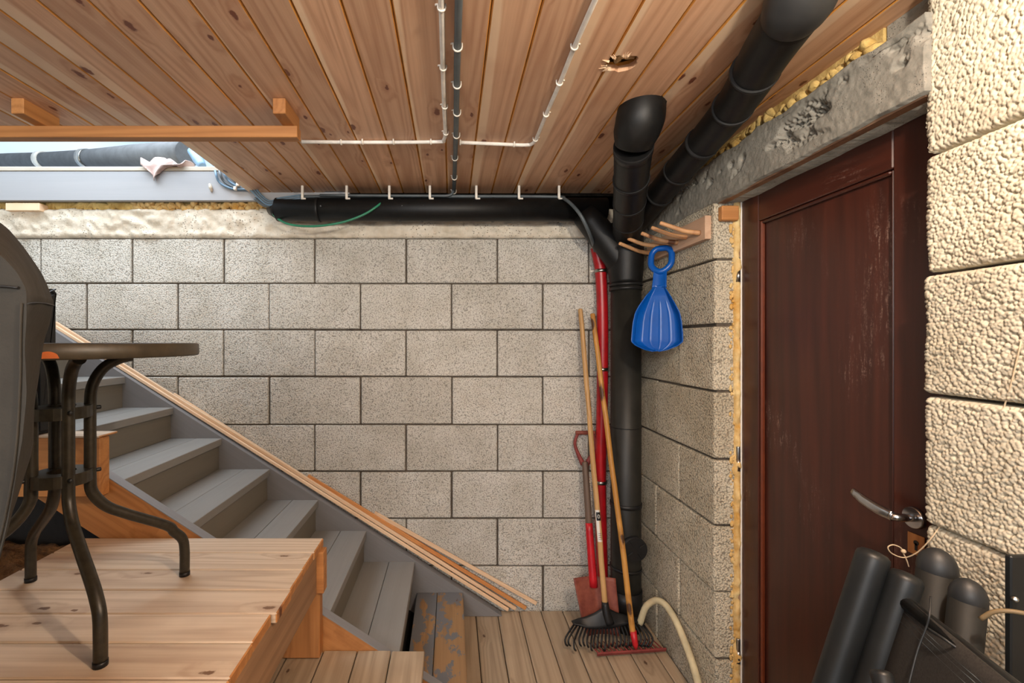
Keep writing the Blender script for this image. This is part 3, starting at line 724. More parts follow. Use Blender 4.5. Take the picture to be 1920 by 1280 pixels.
tp = thing('slanting_pipe', (.75, 1.9, 2.2), 'black insulated pipe slanting up from the corner to a capped end at the ceiling hole', 'pipe')
A = Vector((.885, 2.31, 1.99)); B = at(1188, 272, 1.62)
def lerp(t): return A+(B-A)*t
tubeobj('pipe', [A, lerp(.35), lerp(.7), B], [.068, .067, .066, .066], M['sleeve'], tp, 32, 4)
for t, r in ((.22, .069), (.45, .069), (.70, .070)): tubeobj('collar', [lerp(t), lerp(t+.02)], r, M['black'], tp, 32)
tubeobj('clamp_band', [lerp(.955), lerp(1.0)], .0685, M['black'], tp, 32)
capd = (B-A).normalized()
tubeobj('end_cap', [B+capd*.003, B+Vector((-.003, -.03, .028)), B+Vector((.0, -.055, .065)), B+Vector((.004, -.06, .105)), Vector((B.x+.006, B.y-.058, ZC+.004))], [.064, .076, .080, .077, .078], M['sleeve'], tp, 32, 4)

dp = thing('near_ceiling_pipe', (.86, 1.6, 2.15), 'longest thick black pipe running under the ceiling above the door, top right', 'pipe')
dpts = [Vector((.90, 2.30, 2.03)), Vector((.915, 2.1, 2.085)), Vector((.905, 1.87, 2.128)), Vector((.876, 1.43, 2.185)), Vector((.802, 1.166, 2.192)), Vector((.765, 1.02, 2.194))]
tubeobj('pipe', dpts, [.056, .056, .056, .057, .060, .061], M['sleeve'], dp, 32, 5)
for i, t, rr_c in ((1, .4, .059), (2, .1, .059), (2, .55, .060), (3, .02, .061), (3, .7, .063)):
    a = dpts[i]+(dpts[i+1]-dpts[i])*t; d = (dpts[i+1]-dpts[i]).normalized(); tubeobj('collar', [a, a+d*.012], rr_c, M['black'], dp, 32)
tubeobj('end_elbow', [Vector((.768, 1.032, 2.194)), Vector((.758, .998, 2.197)), Vector((.751, .974, 2.215)), Vector((.748, .962, ZC+.003))], [.062, .069, .069, .061], M['greyelbow'], dp, 32, 5)
tubeobj('neck_ring', [Vector((.749, .966, 2.232)), Vector((.748, .963, 2.246))], .072, M['black'], dp, 32)
bf = lumps('foam_collar', 14, lambda t: Vector((.748+.070*math.cos(2+t*2.6), .962+.074*math.sin(2+t*2.6), ZC-.006)), (.005, .010), M['insul'], dp); bf['kind'] = 'stuff'

# ---------------------------------------------------------------- cables on the ceiling
def ceil_pt(px, py, dz=.008):
    D = (ZC-H)*F/(CY-py); return Vector(((px-CX)*D/F, D, ZC-dz))
def clip_on(parent, p, d, r, mat='clipw', nm='clip', wall=False):
    """saddle clip: a hoop over the cable and a nailed foot"""
    d = Vector(d).normalized(); n = Vector((0, -1, 0)) if wall else Vector((0, 0, -1)); s = d.cross(n).normalized()
    bm = bmesh.new(); pts = [p-n*(r)+s*(r+.0015)*-1]+[p+(s*math.cos(a)+n*math.sin(a))*(r+.0015) for a in [math.pi*(1-k/6) for k in range(7)]]+[p-n*r+s*(r+.0015), p-n*(r-.002)+s*(r+.008)]
    tube(bm, pts, .0036, 6, flat=(tuple(d), .6)); bmesh.ops.recalc_face_normals(bm, faces=bm.faces[:]); return mobj(nm, bm, M[mat], parent)
wc1 = thing('white_cable', ceil_pt(829, 100), 'white cable clipped to the ceiling, left of the dark conduit, bending left to the batten', 'cable')
P1 = [ceil_pt(825, -60), ceil_pt(828, 10), ceil_pt(830, 100), ceil_pt(833, 200), ceil_pt(835, 243), ceil_pt(832, 258), ceil_pt(820, 262), ceil_pt(700, 263), ceil_pt(566, 262)]
tubeobj('cable', P1, .0072, M['cabw'], wc1, 8, 5)
for px, py, ax in ((828, 8, 0), (831, 122, 0), (834, 195, 0), (836, 245, 0), (808, 262, 1), (738, 262, 1), (680, 262, 1), (640, 263, 1)):
    clip_on(wc1, ceil_pt(px, py), (1, 0, 0) if ax else (0, 1, 0), .0078)
wc2 = thing('white_cable', ceil_pt(1050, 130), 'white cable clipped to the ceiling, slanting up to the right of the dark conduit', 'cable')
P2 = [ceil_pt(862, 263), ceil_pt(930, 266), ceil_pt(985, 268), ceil_pt(1000, 264), ceil_pt(1008, 250), ceil_pt(1025, 208), ceil_pt(1050, 150), ceil_pt(1078, 80), ceil_pt(1113, 0), ceil_pt(1140, -60)]
tubeobj('cable', P2, .0072, M['cabw'], wc2, 8, 5)
d2 = P2[7]-P2[6]
for px, py, ax in ((863, 263, 1), (964, 267, 1), (1004, 257, 0), (1024, 210, 0), (1049, 150, 0), (1077, 82, 0)):
    clip_on(wc2, ceil_pt(px, py), (1, 0, 0) if ax else tuple(d2), .0078)
dc = thing('dark_conduit', ceil_pt(856, 150), 'thick dark grey conduit clipped straight along the ceiling towards the back wall', 'conduit')
P3 = [ceil_pt(862, -60, .012), ceil_pt(860, 0, .012), ceil_pt(857, 120, .012), ceil_pt(855, 240, .012), ceil_pt(852, 330, .012), ceil_pt(851, 356, .012)]
tubeobj('conduit', P3, .0095, M['cabd'], dc, 12, 4)
for px, py in ((858, 80), (857, 152), (857, 205), (856, 248), (853, 291), (852, 328), (851, 355)): clip_on(dc, ceil_pt(px, py, .012), (0, 1, 0), .0105)
# conduits along the back edge of the ceiling
bc = thing('back_conduit', at(800, 367, 2.4), 'dark conduit clipped along the top of the back wall above the level black pipe', 'conduit')
P4 = [at(478, 372, 2.39), at(500, 386, 2.38), at(530, 373, 2.375), at(600, 368, 2.37), at(850, 368, 2.37), at(1035, 369, 2.37), at(1060, 374, 2.30), at(1085, 398, 2.235), at(1102, 430, 2.25), at(1113, 460, 2.36), at(1116, 474, 2.42)]
tubeobj('conduit', P4, .0085, M['cabd'], bc, 10, 6)
tubeobj('conduit', [at(850, 358, 2.36), at(842, 366, 2.355), at(800, 367, 2.352), at(600, 366, 2.352)], .007, M['cabd'], bc, 10, 5)
for px in (567, 650, 730, 806, 893, 973, 1048):
    x = at(px, 368, 2.345); box('clip', x.x-.006, x.x+.006, 2.340, 2.352, x.z-.012, ZC-.001, M['clipw'], bc, .001, 'Z')
    box('clip', x.x-.004, x.x+.020, 2.334, 2.3395, x.z-.018, x.z-.010, M['clipw'], bc, .001)
cb = thing('blue_cable_bundle', at(440, 345, 2.44), 'loop of blue-grey cables curling round the ceiling edge against the white board', 'cable')
for k in range(5):
    o_ = k*6; tubeobj('cable', [at(400+o_*1.2, 300-k, 2.60), at(404+o_*1.3, 322, 2.446), at(412+o_*1.4, 342-o_*.3, 2.444), at(436+o_, 354-o_*.35, 2.44), at(468+o_*.3, 356-o_*.3, 2.43), at(486+o_*.2, 372-o_*.2, 2.39), at(503+k, 384-k*1.6, 2.372), at(525, 379-k*1.8, 2.365), at(566, 371-k*1.3, 2.36)], .0062, M['bluecab'] if k % 2 == 0 else M['cabd'], cb, 8, 5)
for px, py in ((441, 353), (446, 346)): q = at(px, py, 2.43); box('clip', q.x-.008, q.x+.008, 2.422, 2.442, q.z-.010, q.z+.010, M['clipw'], cb, .003)
gh = tubeobj('green_hose', [at(722, 374, 2.36), at(705, 388, 2.33), at(680, 403, 2.32), at(640, 417, 2.32), at(590, 424, 2.33), at(545, 421, 2.36), at(520, 409, 2.38), at(512, 398, 2.38), at(518, 388, 2.36), at(532, 380, 2.35)], .0058, M['green'], None, 8, 6)
props(gh, 'thin green hose drooping in an arc below the level black pipe', 'hose')

# red corrugated hose down the corner
rh = thing('red_conduit_hose', (.80, 2.42, .0), 'red corrugated conduit hose running down beside the black stack', 'hose')
hp_ = [at(1117, 464, 2.42), at(1122, 486, 2.425), at(1127, 520, 2.43), at(1130, 620, 2.43), at(1129, 760, 2.43), at(1126, 880, 2.43), at(1127, 980, 2.43), at(1129, 1070, 2.43), at(1130, 1135, 2.43)]
P = spline(hp_, 84); bm = bmesh.new(); rr_ = []
for i in range(len(P)): rr_.append(.0300 if i % 2 else .0284)
tube(bm, P, rr_, 14); bmesh.ops.recalc_face_normals(bm, faces=bm.faces[:]); mobj('hose', bm, M['red'], rh)
for px, py, D in ((1127, 508, 2.428), (1129, 692, 2.43), (1126, 903, 2.43)):
    a = at(px, py-3, D); b_ = at(px, py+3, D); q = tubeobj('hose_clamp', [a, b_], .033, M['steel'], rh, 16)
    if py < 600: tubeobj('screw', [at(px-14, py, 2.41), at(px-21, py+1, 2.405)], .006, M['clipw'], q, 8)

ch = tubeobj('cream_hose', [(.905, 2.20, .10), (.925, 2.18, .19), (.953, 2.14, .245), (.975, 2.09, .255), (.985, 2.02, .232), (.988, 1.94, .185), (.982, 1.85, .13), (.96, 1.74, .07), (.92, 1.60, .022), (.85, 1.45, .018)], .0145, M['cream'], None, 14, 6)
props(ch, 'cream plastic hose arching out of the corner over the floor beside the side wall', 'hose')

# ---------------------------------------------------------------- hook rack and blue shovel
rk = thing('peg_rack', (.995, 2.05, 1.9), 'pale wooden board with five twig pegs on the side wall', 'peg rack')
box('board', .988, 1.0125, 1.782, 2.315, H+.400, H+.492, M['rack'], rk, .002)
for (py_, z) in ((1.821, .436), (1.925, .443), (2.002, .437), (2.097, .440), (2.278, .444)):
    a = Vector((.989, py_, H+z-.004)); L = R.uniform(.12, .14)
    e = Vector((-L, .050, .052))
    if py_ > 2.2: e = Vector((-.178, -.075, .032))
    elif py_ > 2.05: e = Vector((-.140, .095, .056))
    pts = [a, a+e*.35+Vector((0, 0, -.008)), a+e*.62+Vector((0, 0, -.008+R.uniform(-.004, .004))), a+e]
    tubeobj('peg', pts, [.0105, .0098, .0092, .0085], M['twig'], rk, 8, 3, round_end=True)
    bm = bmesh.new(); bmesh.ops.create_icosphere(bm, subdivisions=1, radius=.008, matrix=Matrix.Translation(pts[2])); 
sh = thing('blue_shovel', (.935, 2.03, 1.6), 'blue plastic toy shovel hanging by its handle from a peg', 'shovel')
ud = Vector((.81, -.59, 0)).normalized(); vd = Vector((0, 0, 1)); nd = Vector((-.59, -.81, 0)).normalized()
SC = Vector((.920, 2.030, 0)); zs = lambda v: H+v
def sp_(u, v, n=0, lean=0): return SC+ud*u+nd*(n+lean-.28*max(0, v-.15))+Vector((0, 0, H+v+.054))
# outline half widths of the blade from the neck (top) to the rounded lip
prof = [(.215, .021), (.200, .028), (.165, .052), (.13, .074), (.09, .096), (.05, .105), (.0, .110), (-.035, .112), (-.052, .092), (-.070, .050), (-.078, .012)]
vv_ = [p[0]-.018 for p in prof]
def bladef(a, b_):
    t = a*(len(prof)-1); i = min(int(t), len(prof)-2); f = t-i
    hw = prof[i][1]*(1-f)+prof[i+1][1]*f; v = vv_[i]*(1-f)+vv_[i+1]*f
    s = b_*2-1; n = .050*(max(0, abs(s)-.62)/.38)**1.4*min(1, a*3)-.012*math.sin(a*3)
    for rc in (-.38, 0, .38):
        if a > .28: n += .0016*max(0, 1-abs(s-rc-.04)/.04)
    lift = .018*a
    return sp_(s*hw*(1-.07*(abs(s) > .9)), v, n, lift)
bm = gridmesh(bladef, 34, 64); bl_ = mobj('scoop', bm, M['blue'], sh); bl_.modifiers.new('s', 'SOLIDIFY').thickness = .003
def neckf(a, b_):
    s = b_*2-1; v = .275-.09*a; hw = .0262+(.003*a*a)
    return sp_(s*hw, v, .010*abs(s)**2-.002, .0)
bm = gridmesh(neckf, 8, 16); nk = mobj('shaft', bm, M['blue'], sh); nk.modifiers.new('s', 'SOLIDIFY').thickness = .004
bm = bmesh.new(); ring = [(.0, .452), (.024, .450), (.042, .432), (.046, .40), (.042, .372), (.022, .35), (0, .342), (-.022, .35), (-.042, .372), (-.046, .40), (-.042, .432), (-.024, .450)]
rp_ = [sp_(u*.95, v-.064-.018) for u, v in ring]; P = spline(rp_+[rp_[0]], 3); tube(bm, P, .0138, 8, cap=False, flat=(tuple(nd), 1.0)); bmesh.ops.recalc_face_normals(bm, faces=bm.faces[:])
mobj('grip_loop', bm, M['blue'], sh)

# ---------------------------------------------------------------- garden tools in the corner
# D-handled spade
sd = thing('spade', (.75, 2.35, 0), 'old spade with a red D-grip and rusty blade leaning behind the rakes', 'spade')
a0, a1 = at(1097, 868, 2.425), at(1111, 1088, 2.305)
rod('shaft', a0, a0+(a1-a0)*.52, .0165, .0175, M['darkshaft'], sd)['label'] = 'dark grey wooden shaft'
rod('socket', a0+(a1-a0)*.52, a1+Vector((.004, -.004, -.03)), .0185, .021, M['redpaint'], sd, round_end=False)
gt = [at(1083, 812, 2.45), at(1078, 830, 2.448), at(1082, 846, 2.445), at(1093, 870, 2.437)]; gt2 = [at(1112, 812, 2.45), at(1117, 830, 2.448), at(1113, 846, 2.445), at(1100, 870, 2.437)]
g1 = tubeobj('grip', gt, [.0075, .008, .009, .014], M['rustred'], sd, 10, 4); tubeobj('grip', gt2, [.0075, .008, .009, .014], M['rustred'], sd, 10, 4)
tubeobj('grip_bar', [at(1081, 811, 2.45), at(1114, 811, 2.45)], .011, M['rust'], sd, 12, round_end=True)
bt = at(1114, 1083, 2.295); tip = Vector((bt.x+.028, 2.245, .012))
def spadef(u, v):
    s = u*2-1; c_ = bt.lerp(tip, v); hw = .106*(1-.16*v-.12*max(0, v-.8)*5*abs(s))
    dish = .020*(s*s)-.010*math.exp(-(s*6)**2)*(1-v)
    return Vector((c_.x+s*hw, c_.y-dish+.016, c_.z+(.012*(1-v)*abs(s)*0)))
bm = gridmesh(spadef, 20, 14); bo = mobj('blade', bm, M['rust'], sd); bo.modifiers.new('s', 'SOLIDIFY').thickness = .003

# black plastic rake
br_ = thing('black_rake', (.74, 2.2, 0), 'leaf rake with a black plastic head of curved tines and a pale wooden handle', 'rake')
h0, h1 = at(1088, 581, 2.455), at(1135, 1136, 2.215)
hr = rod('handle', h0, h1, .0125, .0135, M['handle'], br_, n=14, wob=.003)
# sticker on the handle
t_ = .745; c0 = h0+(h1-h0)*t_; dv_ = (h1-h0).normalized()
sx = dv_.cross(Vector((0, 1, 0))).normalized(); sx = -sx if sx.x < 0 else sx; sn = Vector((0, -1, 0)); sn = (sn-dv_*sn.dot(dv_)).normalized()
def wrap(name, s0, s1, w, off, mat, par):
    bm = bmesh.new(); V = []
    for i in range(9):
        a = (i/8-.5)*w; V.append([bm.verts.new(c0+dv_*s+(sx*math.sin(a)+sn*math.cos(a))*(.0133+off)) for s in (s0, s1)])
    for i in range(8): bm.faces.new((V[i][0], V[i+1][0], V[i+1][1], V[i][1]))
    bmesh.ops.recalc_face_normals(bm, faces=bm.faces[:]); return mobj(name, bm, mat, par)
stk = wrap('sticker', -.072, .078, 2.2, .0006, M['paper'], hr); stk['label'] = 'white sticker with a black square emblem'
wrap('sticker_print', -.062, -.022, 1.5, .0012, M['ink'], stk)
bm = bmesh.new(); cc = c0-dv_*.042+sn*.0152; pp = [cc+(sx*math.cos(a)*.0045+dv_*math.sin(a)*.0085) for a in [2*math.pi*k/16 for k in range(17)]]; tube(bm, pp, .0014, 6, cap=False); mobj('sticker_print', bm, M['paper'], stk)
for k in range(4): wrap('sticker_print', .038+k*.009, .040+k*.009, 1.1, .0012, M['cabd'], stk)
# head: socket + fan plate + tines
HS = Vector((.742, 2.200, .165))
tubeobj('socket', [at(1134, 1128, 2.218), at(1137, 1150, 2.205), at(1142, 1168, 2.20)], [.0165, .020, .026], M['black'], br_, 14, 3)
topL = [(1072, 1166), (1085, 1160), (1100, 1155), (1115, 1148), (1126, 1141), (1134, 1138), (1143, 1141), (1153, 1147), (1168, 1151), (1182, 1155), (1200, 1160), (1208, 1168)]
botL = [(1076, 1172), (1088, 1174), (1100, 1178), (1112, 1179), (1124, 1179), (1136, 1178), (1147, 1177), (1158, 1175), (1170, 1172), (1182, 1169), (1196, 1168), (1207, 1172)]
def headf(u, v):
    t = u*11; i = min(int(t), 10); f = t-i
    a = Vector(topL[i]).lerp(Vector(topL[i+1]), f); b_ = Vector(botL[i]).lerp(Vector(botL[i+1]), f); p = a.lerp(b_, v)
    return at(p.x, p.y, 2.215-.03*v+.02*abs(u-.45))
bm = gridmesh(headf, 44, 5); ho = mobj('head_plate', bm, M['black'], br_); ho.modifiers.new('s', 'SOLIDIFY').thickness = .008
ntn = 23
for k in range(ntn):
    u = k/(ntn-1); a = headf(u, .9); px_tip = 1066+150*u; 
    if u < .08: px_tip = 1064+ u*120
    ytip = 1219 if k % 4 == 2 and u < .5 else 1213-abs(u-.5)*4+R.uniform(-2, 2)
    Dt = 1.437*F/(ytip-CY); tip_ = at(px_tip+(3 if .1 < u < .3 else 0), ytip, Dt-.015); tip_.z = max(tip_.z, .010)
    mid_ = a.lerp(tip_, .6)+Vector(((u-.5)*.045, -.012, .008))
    hook = tip_+Vector((0, .012, -.0045))
    tubeobj('tine', [a, mid_, tip_+Vector(((u-.5)*.02, -.004, .012)), tip_, hook], [.0048, .0046, .0044, .0044, .0036], M['black'], br_, 6, 3, flat=((0, 1, 0), 1.0))

# red bow rake
rr = thing('red_rake', (.83, 2.1, 0), 'garden rake with a red socket, worn wooden handle and toothed steel bar on the floor', 'rake')
h0, h1 = at(1111, 590, 2.44), at(1187, 1184, 2.115)
rod('handle', h0, h1, .0125, .0135, M['handle2'], rr, n=14, wob=.003)
bx = at(1194, 1236, 2.10); bx.z = .028
tubeobj('socket', [h1+(h0-h1).normalized()*.005, h1.lerp(bx, .6), bx+Vector((0, .012, .012))], [.0155, .013, .008], M['redpaint'], rr, 14)
bL, bR = Vector((.668, 2.098, .022)), Vector((.998, 2.128, .024))
beam('bar', bL, bR, .008, .020, M['rustred'], rr, (0, -.5, 1), .002)
for k in range(14):
    p = bL.lerp(bR, (k+.35)/14); tubeobj('tooth', [p+Vector((0, .004, 0)), p+Vector((-.010, .035, .002)), p+Vector((-.026, .070, .008))], [.0042, .0036, .0018], M['rustred'], rr, 5, 2)

# ---------------------------------------------------------------- bistro table
TX, TY = -1.0, 1.172
tb = thing('bistro_table', (TX, TY, ZU), 'round black garden table with four bent tube legs on the raised deck', 'table')
bm = bmesh.new(); n = 64
def lathe(bm, prof, n=64):
    rings = [[bm.verts.new((TX+r*math.cos(2*math.pi*i/n), TY+r*math.sin(2*math.pi*i/n), z)) for i in range(n)] for r, z in prof]
    for a in range(len(rings)-1):
        for i in range(n):
            f = bm.faces.new((rings[a][i], rings[a][(i+1) % n], rings[a+1][(i+1) % n], rings[a+1][i])); f.smooth = True
    return rings
zt_ = H-.0042
rg_ = lathe(bm, [(.285, zt_-.006), (.288, zt_), (.303, zt_), (.308, zt_-.003), (.309, zt_-.030), (.306, zt_-.034), (.300, zt_-.034), (.298, zt_-.012), (.285, zt_-.012), (.285, zt_-.006)])
bmesh.ops.recalc_face_normals(bm, faces=bm.faces[:]); rim = mobj('rim', bm, M['table'], tb)
bm = bmesh.new(); r_ = lathe(bm, [(.001, zt_-.0105), (.2845, zt_-.0105), (.2845, zt_-.0055), (.001, zt_-.0055)]); bmesh.ops.recalc_face_normals(bm, faces=bm.faces[:]); mobj('table_top', bm, M['glass'], tb)
# orange worn patch on the rim
bm = bmesh.new(); a0_ = math.atan2(-.30, .02)
ca = math.atan2(at(86, 660, .90).y-TY, at(86, 660, .90).x-TX); VV = []
for i in range(13):
    t = i/12; a = ca+(t-.5)*.115; hh = .013*math.sin(math.pi*t)**.5
    VV.append([bm.verts.new((TX+.3096*math.cos(a), TY+.3096*math.sin(a), zt_-.0305)), bm.verts.new((TX+.3096*math.cos(a), TY+.3096*math.sin(a), zt_-.030+hh+.001))])
for i in range(12): bm.faces.new((VV[i][0], VV[i+1][0], VV[i+1][1], VV[i][1]))
mobj('worn_patch', bm, M['orangepaint'], rim)['label'] = 'orange worn patch'
dirs = []
for fx, fy in ((-.764, .994), (-.806, 1.379), (-1.239, 1.345), (-1.197, .960)):
    d = Vector((fx-TX, fy-TY, 0)); L = d.length; d.normalize(); dirs.append(d); c0 = Vector((TX, TY, 0)); q = .058; Z = lambda z: Vector((0, 0, ZU+z))
    pts = [c0+d*.150+Z(.664), c0+d*.120+Z(.656), c0+d*.085+Z(.632), c0+d*.062+Z(.585), c0+d*q+Z(.52), c0+d*q+Z(.42), c0+d*q+Z(.345), c0+d*(q+.004)+Z(.305), c0+d*.090+Z(.262), c0+d*.135+Z(.228), c0+d*.235+Z(.165), c0+d*(L-.028)+Z(.140), c0+d*(L-.006)+Z(.112), c0+d*L+Z(.075), c0+d*L+Z(.008)]
    lg_ = tubeobj('leg', pts, .0138, M['olive'], tb, 16, 5)
    tubeobj('foot_cap', [c0+d*L+Z(.0005), c0+d*L+Z(.012)], .0148, M['black'], lg_, 16)
def ringplate(z):
    bm = bmesh.new(); m_ = 28
    O = [(TX+.064*math.cos(2*math.pi*i/m_)*1.0, TY+.064*math.sin(2*math.pi*i/m_)) for i in range(m_)]; I = [(TX+.030*math.cos(2*math.pi*i/m_), TY+.030*math.sin(2*math.pi*i/m_)) for i in range(m_)]
    a = [bm.verts.new((x, y, z)) for x, y in O]; b_ = [bm.verts.new((x, y, z-.030)) for x, y in O]; c_ = [bm.verts.new((x, y, z)) for x, y in I]; e = [bm.verts.new((x, y, z-.030)) for x, y in I]
    for i in range(m_):
        j = (i+1) % m_
        for f in ((a[i], a[j], c_[j], c_[i]), (b_[i], b_[j], a[j], a[i]), (e[i], e[j], b_[j], b_[i]), (c_[i], c_[j], e[j], e[i])): bm.faces.new(f)
    bmesh.ops.recalc_face_normals(bm, faces=bm.faces[:]); return mobj('ring_brace', bm, M['olive'], tb)
for z in (H-.165, H-.332):
    rb = ringplate(z)
    for d in dirs:
        c_ = Vector((TX, TY, z-.011)); tubeobj('bolt', [c_+d*.070, c_+d*.079], .0055, M['black'], rb, 8, round_end=True)

# ---------------------------------------------------------------- covered grill and black box at the left
gc = thing('covered_grill', (-.95, .7, ZU), 'grill under an olive-grey fabric cover standing at the left edge of the deck', 'grill')
front = [(-.66, 1.578), (-.60, 1.574), (-.575, 1.566), (-.560, 1.553), (-.549, 1.538), (-.541, 1.522), (-.5405, 1.505), (-.541, 1.46), (-.541, 1.41), (-.545, 1.33), (-.555, 1.26), (-.575, 1.177), (-.615, 1.065), (-.66, .90), (-.68, .765)]
back = [(-.88, 1.70), (-.79, 1.662), (-.753, 1.628), (-.725, 1.588), (-.708, 1.558), (-.697, 1.533), (-.695, 1.522), (-.703, 1.485), (-.717, 1.445), (-.727, 1.36), (-.735, 1.26), (-.760, 1.177), (-.795, 1.065), (-.83, .90), (-.84, .765)]
def prof3(t):      # t 0 front .. 1 back
    out = []
    e = t**.9
    for i, ((x0, z0), (x1, z1)) in enumerate(zip(front, back)):
        X = x0+(x1-x0)*e; z = z0+(z1-z0)*math.sin(e*math.pi/2)**1.0; D = .58+(.22)*t
        X += .010*math.sin(t*math.pi)*(i > 6)*-1.2
        out.append((X, D, z))
    return out
cov = bmesh.new(); rings = []
ts = [0, .03, .1, .2, .3, .4, .5, .6, .7, .8, .9, .97, 1.0]
def dens(pr, n=5):
    P = spline([Vector(p) for p in pr], n); return P
for t in ts:
    pr_ = dens(prof3(t)); full = []
    for p in pr_:
        q = p.copy(); wv = .006*fbm(q, 6, 3)+.006*math.sin(q.z*9+q.y*30)*max(0, 1.45-q.z); q.x += wv; full.append(q)
    mir = [Vector((-1.95-p.x, p.y, p.z)) for p in reversed(pr_)]
    rings.append([cov.verts.new(v) for v in mir+full])
m_ = len(rings[0])
for a in range(len(rings)-1):
    for i in range(m_-1):
        f = cov.faces.new((rings[a][i], rings[a][i+1], rings[a+1][i+1], rings[a+1][i])); f.smooth = True
cov.faces.new(rings[0]); cov.faces.new(rings[-1][::-1]); bmesh.ops.recalc_face_normals(cov, faces=cov.faces[:])
cvo = mobj('fabric_cover', cov, M['cover'], gc)
# seams: a pleat under the hood on the front and along the side shelf
tubeobj('seam', [(-.60, .577, 1.527), (-.57, .577, 1.527), (-.548, .578, 1.525)], .0018, M['void'], cvo, 6, 4)
sidep = [Vector(prof3(t)[6])+Vector((-.001, 0, -.002)) for t in (.0, .2, .4, .6, .8, 1.0)]
tubeobj('seam', sidep, .0012, M['void'], cvo, 6, 3)
ws = [Vector(prof3(.02)[i])+Vector((.0005, -.006, 0)) for i in range(6, 14)]
tubeobj('seam', ws, .0016, M['cover'], cvo, 6, 3)
for x, y in ((-.75, .64), (-1.2, .64), (-.86, .76), (-1.15, .76)): box('grill_leg', x, x+.03, y, y+.03, ZU+.001, .80, M['black'], gc, .003, 'Z')

bbx = thing('black_box', (-1.45, 1.64, 1.14), 'dark box with a sloping lid standing behind the covered grill on the landing beam', 'box')
bm = bmesh.new(); x1 = at(116, 0, 1.70).x; x0 = x1-.42; D0_, D1_ = 1.600, 1.685
sec = [(D0_, 1.129), (D1_, 1.129), (D1_, H+.185), (D0_+.08, H+.190), (D0_+.01, H+.155), (D0_, H+.12)]
A_ = [bm.verts.new((x0, y, z)) for y, z in sec]; B_ = [bm.verts.new((x1, y, z)) for y, z in sec]
bm.faces.new(A_); bm.faces.new(B_[::-1])
for i in range(6): bm.faces.new((A_[i], B_[i], B_[(i+1) % 6], A_[(i+1) % 6]))
bmesh.ops.recalc_face_normals(bm, faces=bm.faces[:]); bmesh.ops.bevel(bm, geom=bm.edges[:], offset=.012, segments=3, affect='EDGES')
mobj('body', bm, M['void'], bbx); tubeobj('piping', [(x1-.006, D0_-.001, 1.14), (x1-.006, D0_-.001, H+.12), (x1-.006, D0_+.012, H+.157), (x1-.006, D0_+.08, H+.192)], .003, M['void'], bbx, 6)

# ---------------------------------------------------------------- folded garden chairs at the right
def fold_chair(name, label, A_, B_, a_r, lean, depthv, group, sling=True):
    root = thing(name, (B_.x-.2, B_.y-.2, 0), label, 'chair', group)
    fl = (tuple(depthv), .56)
    def tb_(nm, top, r, ln=lean):
        k = (top.z-.012)/(-ln.z); bot = top+ln*k; pts = [top-ln*(-.0)]; 
        return tubeobj(nm, [bot, top.lerp(bot, .5), top+ln*.02, top], r, M['chair'], root, 20, round_end=True)
    w_ = depthv*.50
    f1 = tb_('back_frame', B_, .0235); f2 = tb_('back_frame', B_+w_, .0235)
    tb_('leg_frame', A_, a_r); tb_('leg_frame', A_+w_*1.08, a_r)
    tubeobj('top_rail', [B_+lean*.03+depthv*.01, B_+lean*.03+w_-depthv*.01], .011, M['chair'], root, 14)
    if sling:
        def sf(u, v):
            p = B_+w_*(.02+.96*u)+lean*(.02+.62*v)
            return p+Vector((-.012*math.sin(math.pi*u), 0, .0))
        bm = gridmesh(sf, 14, 24); s_o = mobj('sling', bm, M['sling'], root); s_o.modifiers.new('s', 'SOLIDIFY').thickness = .003
        for vv in (.035, .045, .06): tubeobj('stitching', [sf(u/6, vv)+Vector((-.003, -.001, 0)) for u in range(7)], .0009, M['cabd'], s_o, 5)
    return root
leanA = Vector((-.33, .0, -1.0))
dvv = Vector((-.26, -.97, 0)).normalized()
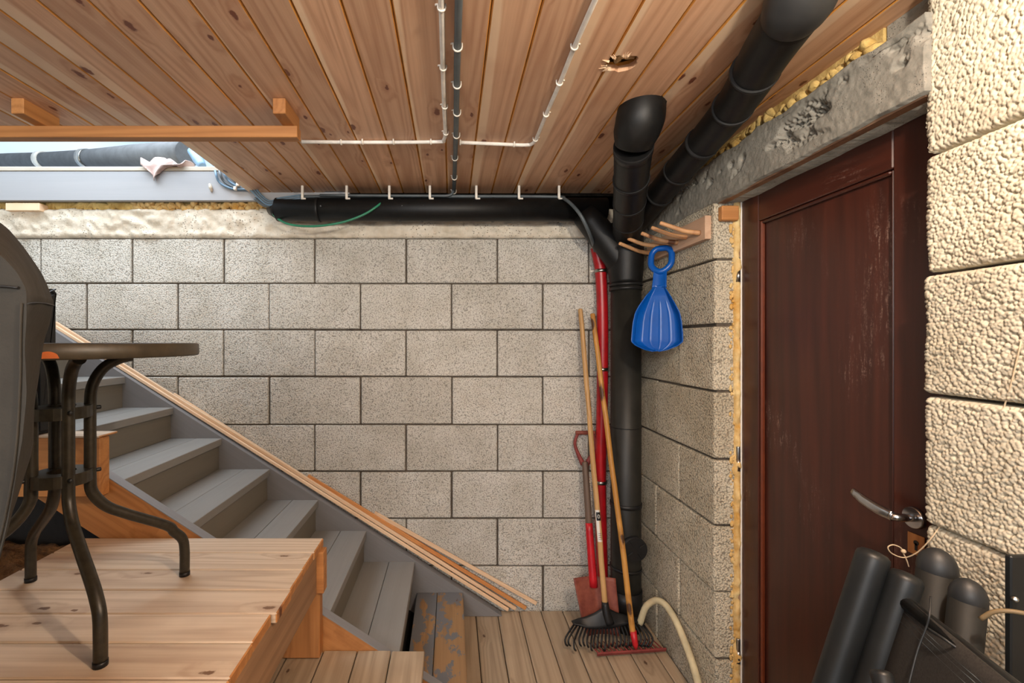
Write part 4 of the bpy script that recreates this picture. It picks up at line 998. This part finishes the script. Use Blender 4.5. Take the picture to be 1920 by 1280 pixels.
c1 = fold_chair('folding_garden_chair', 'folded black garden chair with dark mesh sling, nearest, leaning towards the door', at(1636, 1046, .80), at(1697, 1087, .77), .024, leanA, dvv, 'folded garden chairs by the door')
# loose thread and cord over the sling
tubeobj('cord', [at(1745, 1118, .70), at(1743, 1150, .68), at(1737, 1175, .68), at(1720, 1220, .68), at(1702, 1290, .67)], .0013, M['greyelbow'], c1, 6, 5)
tubeobj('cord', [at(1740, 1178, .68), at(1768, 1196, .655), at(1800, 1218, .64), at(1840, 1242, .625), at(1850, 1262, .62), at(1856, 1290, .61)], .0018, M['greyelbow'], c1, 6, 5)
c2 = thing('folding_garden_chair', (.88, .7, 0), 'folded black garden chair with dome-capped uprights, standing against the bright pier', 'chair', 'folded garden chairs by the door')
ln2 = Vector((-.10, 0, -1))
for nm, top, r in (('back_frame', at(1757, 1066, .80), .0265), ('leg_frame', at(1815, 1120, .74), .0225), ('back_frame', at(1757, 1066, .80)+Vector((-.02, -.5, 0)), .0265), ('leg_frame', at(1815, 1120, .74)+Vector((-.02, -.5, 0)), .0225)):
    k = (top.z-.012); bot = top+ln2*k; o = tubeobj(nm, [bot, top.lerp(bot, .5), top], r, M['dull'], c2, 20)
    cp = []; 
    bm = bmesh.new(); bmesh.ops.create_uvsphere(bm, u_segments=20, v_segments=12, radius=1, matrix=Matrix.Translation(top) @ Matrix.Diagonal((r*1.02, r*1.02, r*1.35, 1))); mobj('end_cap', bm, M['greyelbow'], o, smooth=True)
bm = bmesh.new()
c3p = at(1903, 1040, .74)
fb = box('hinge_bar', c3p.x-.012, c3p.x+.028, .735, .745, c3p.z-.5, c3p.z, M['chair'], c2, .002, 'Z')
tubeobj('screw', [at(1903, 1123, .733), at(1903, 1123, .729)], .0045, M['steel'], fb, 10, round_end=True)
tubeobj('armrest', [at(1838, 1160, .70), at(1862, 1147, .69), at(1890, 1145, .68), at(1925, 1150, .67)], .0032, M['strap'], c2, 10, 4)
# foot tip in front at the bottom edge
ft = tubeobj('tube_end', [at(1653, 1266, .66), at(1672, 1330, .64)], .0135, M['chair'], c1, 14, round_end=True)

bpy.context.view_layer.update()
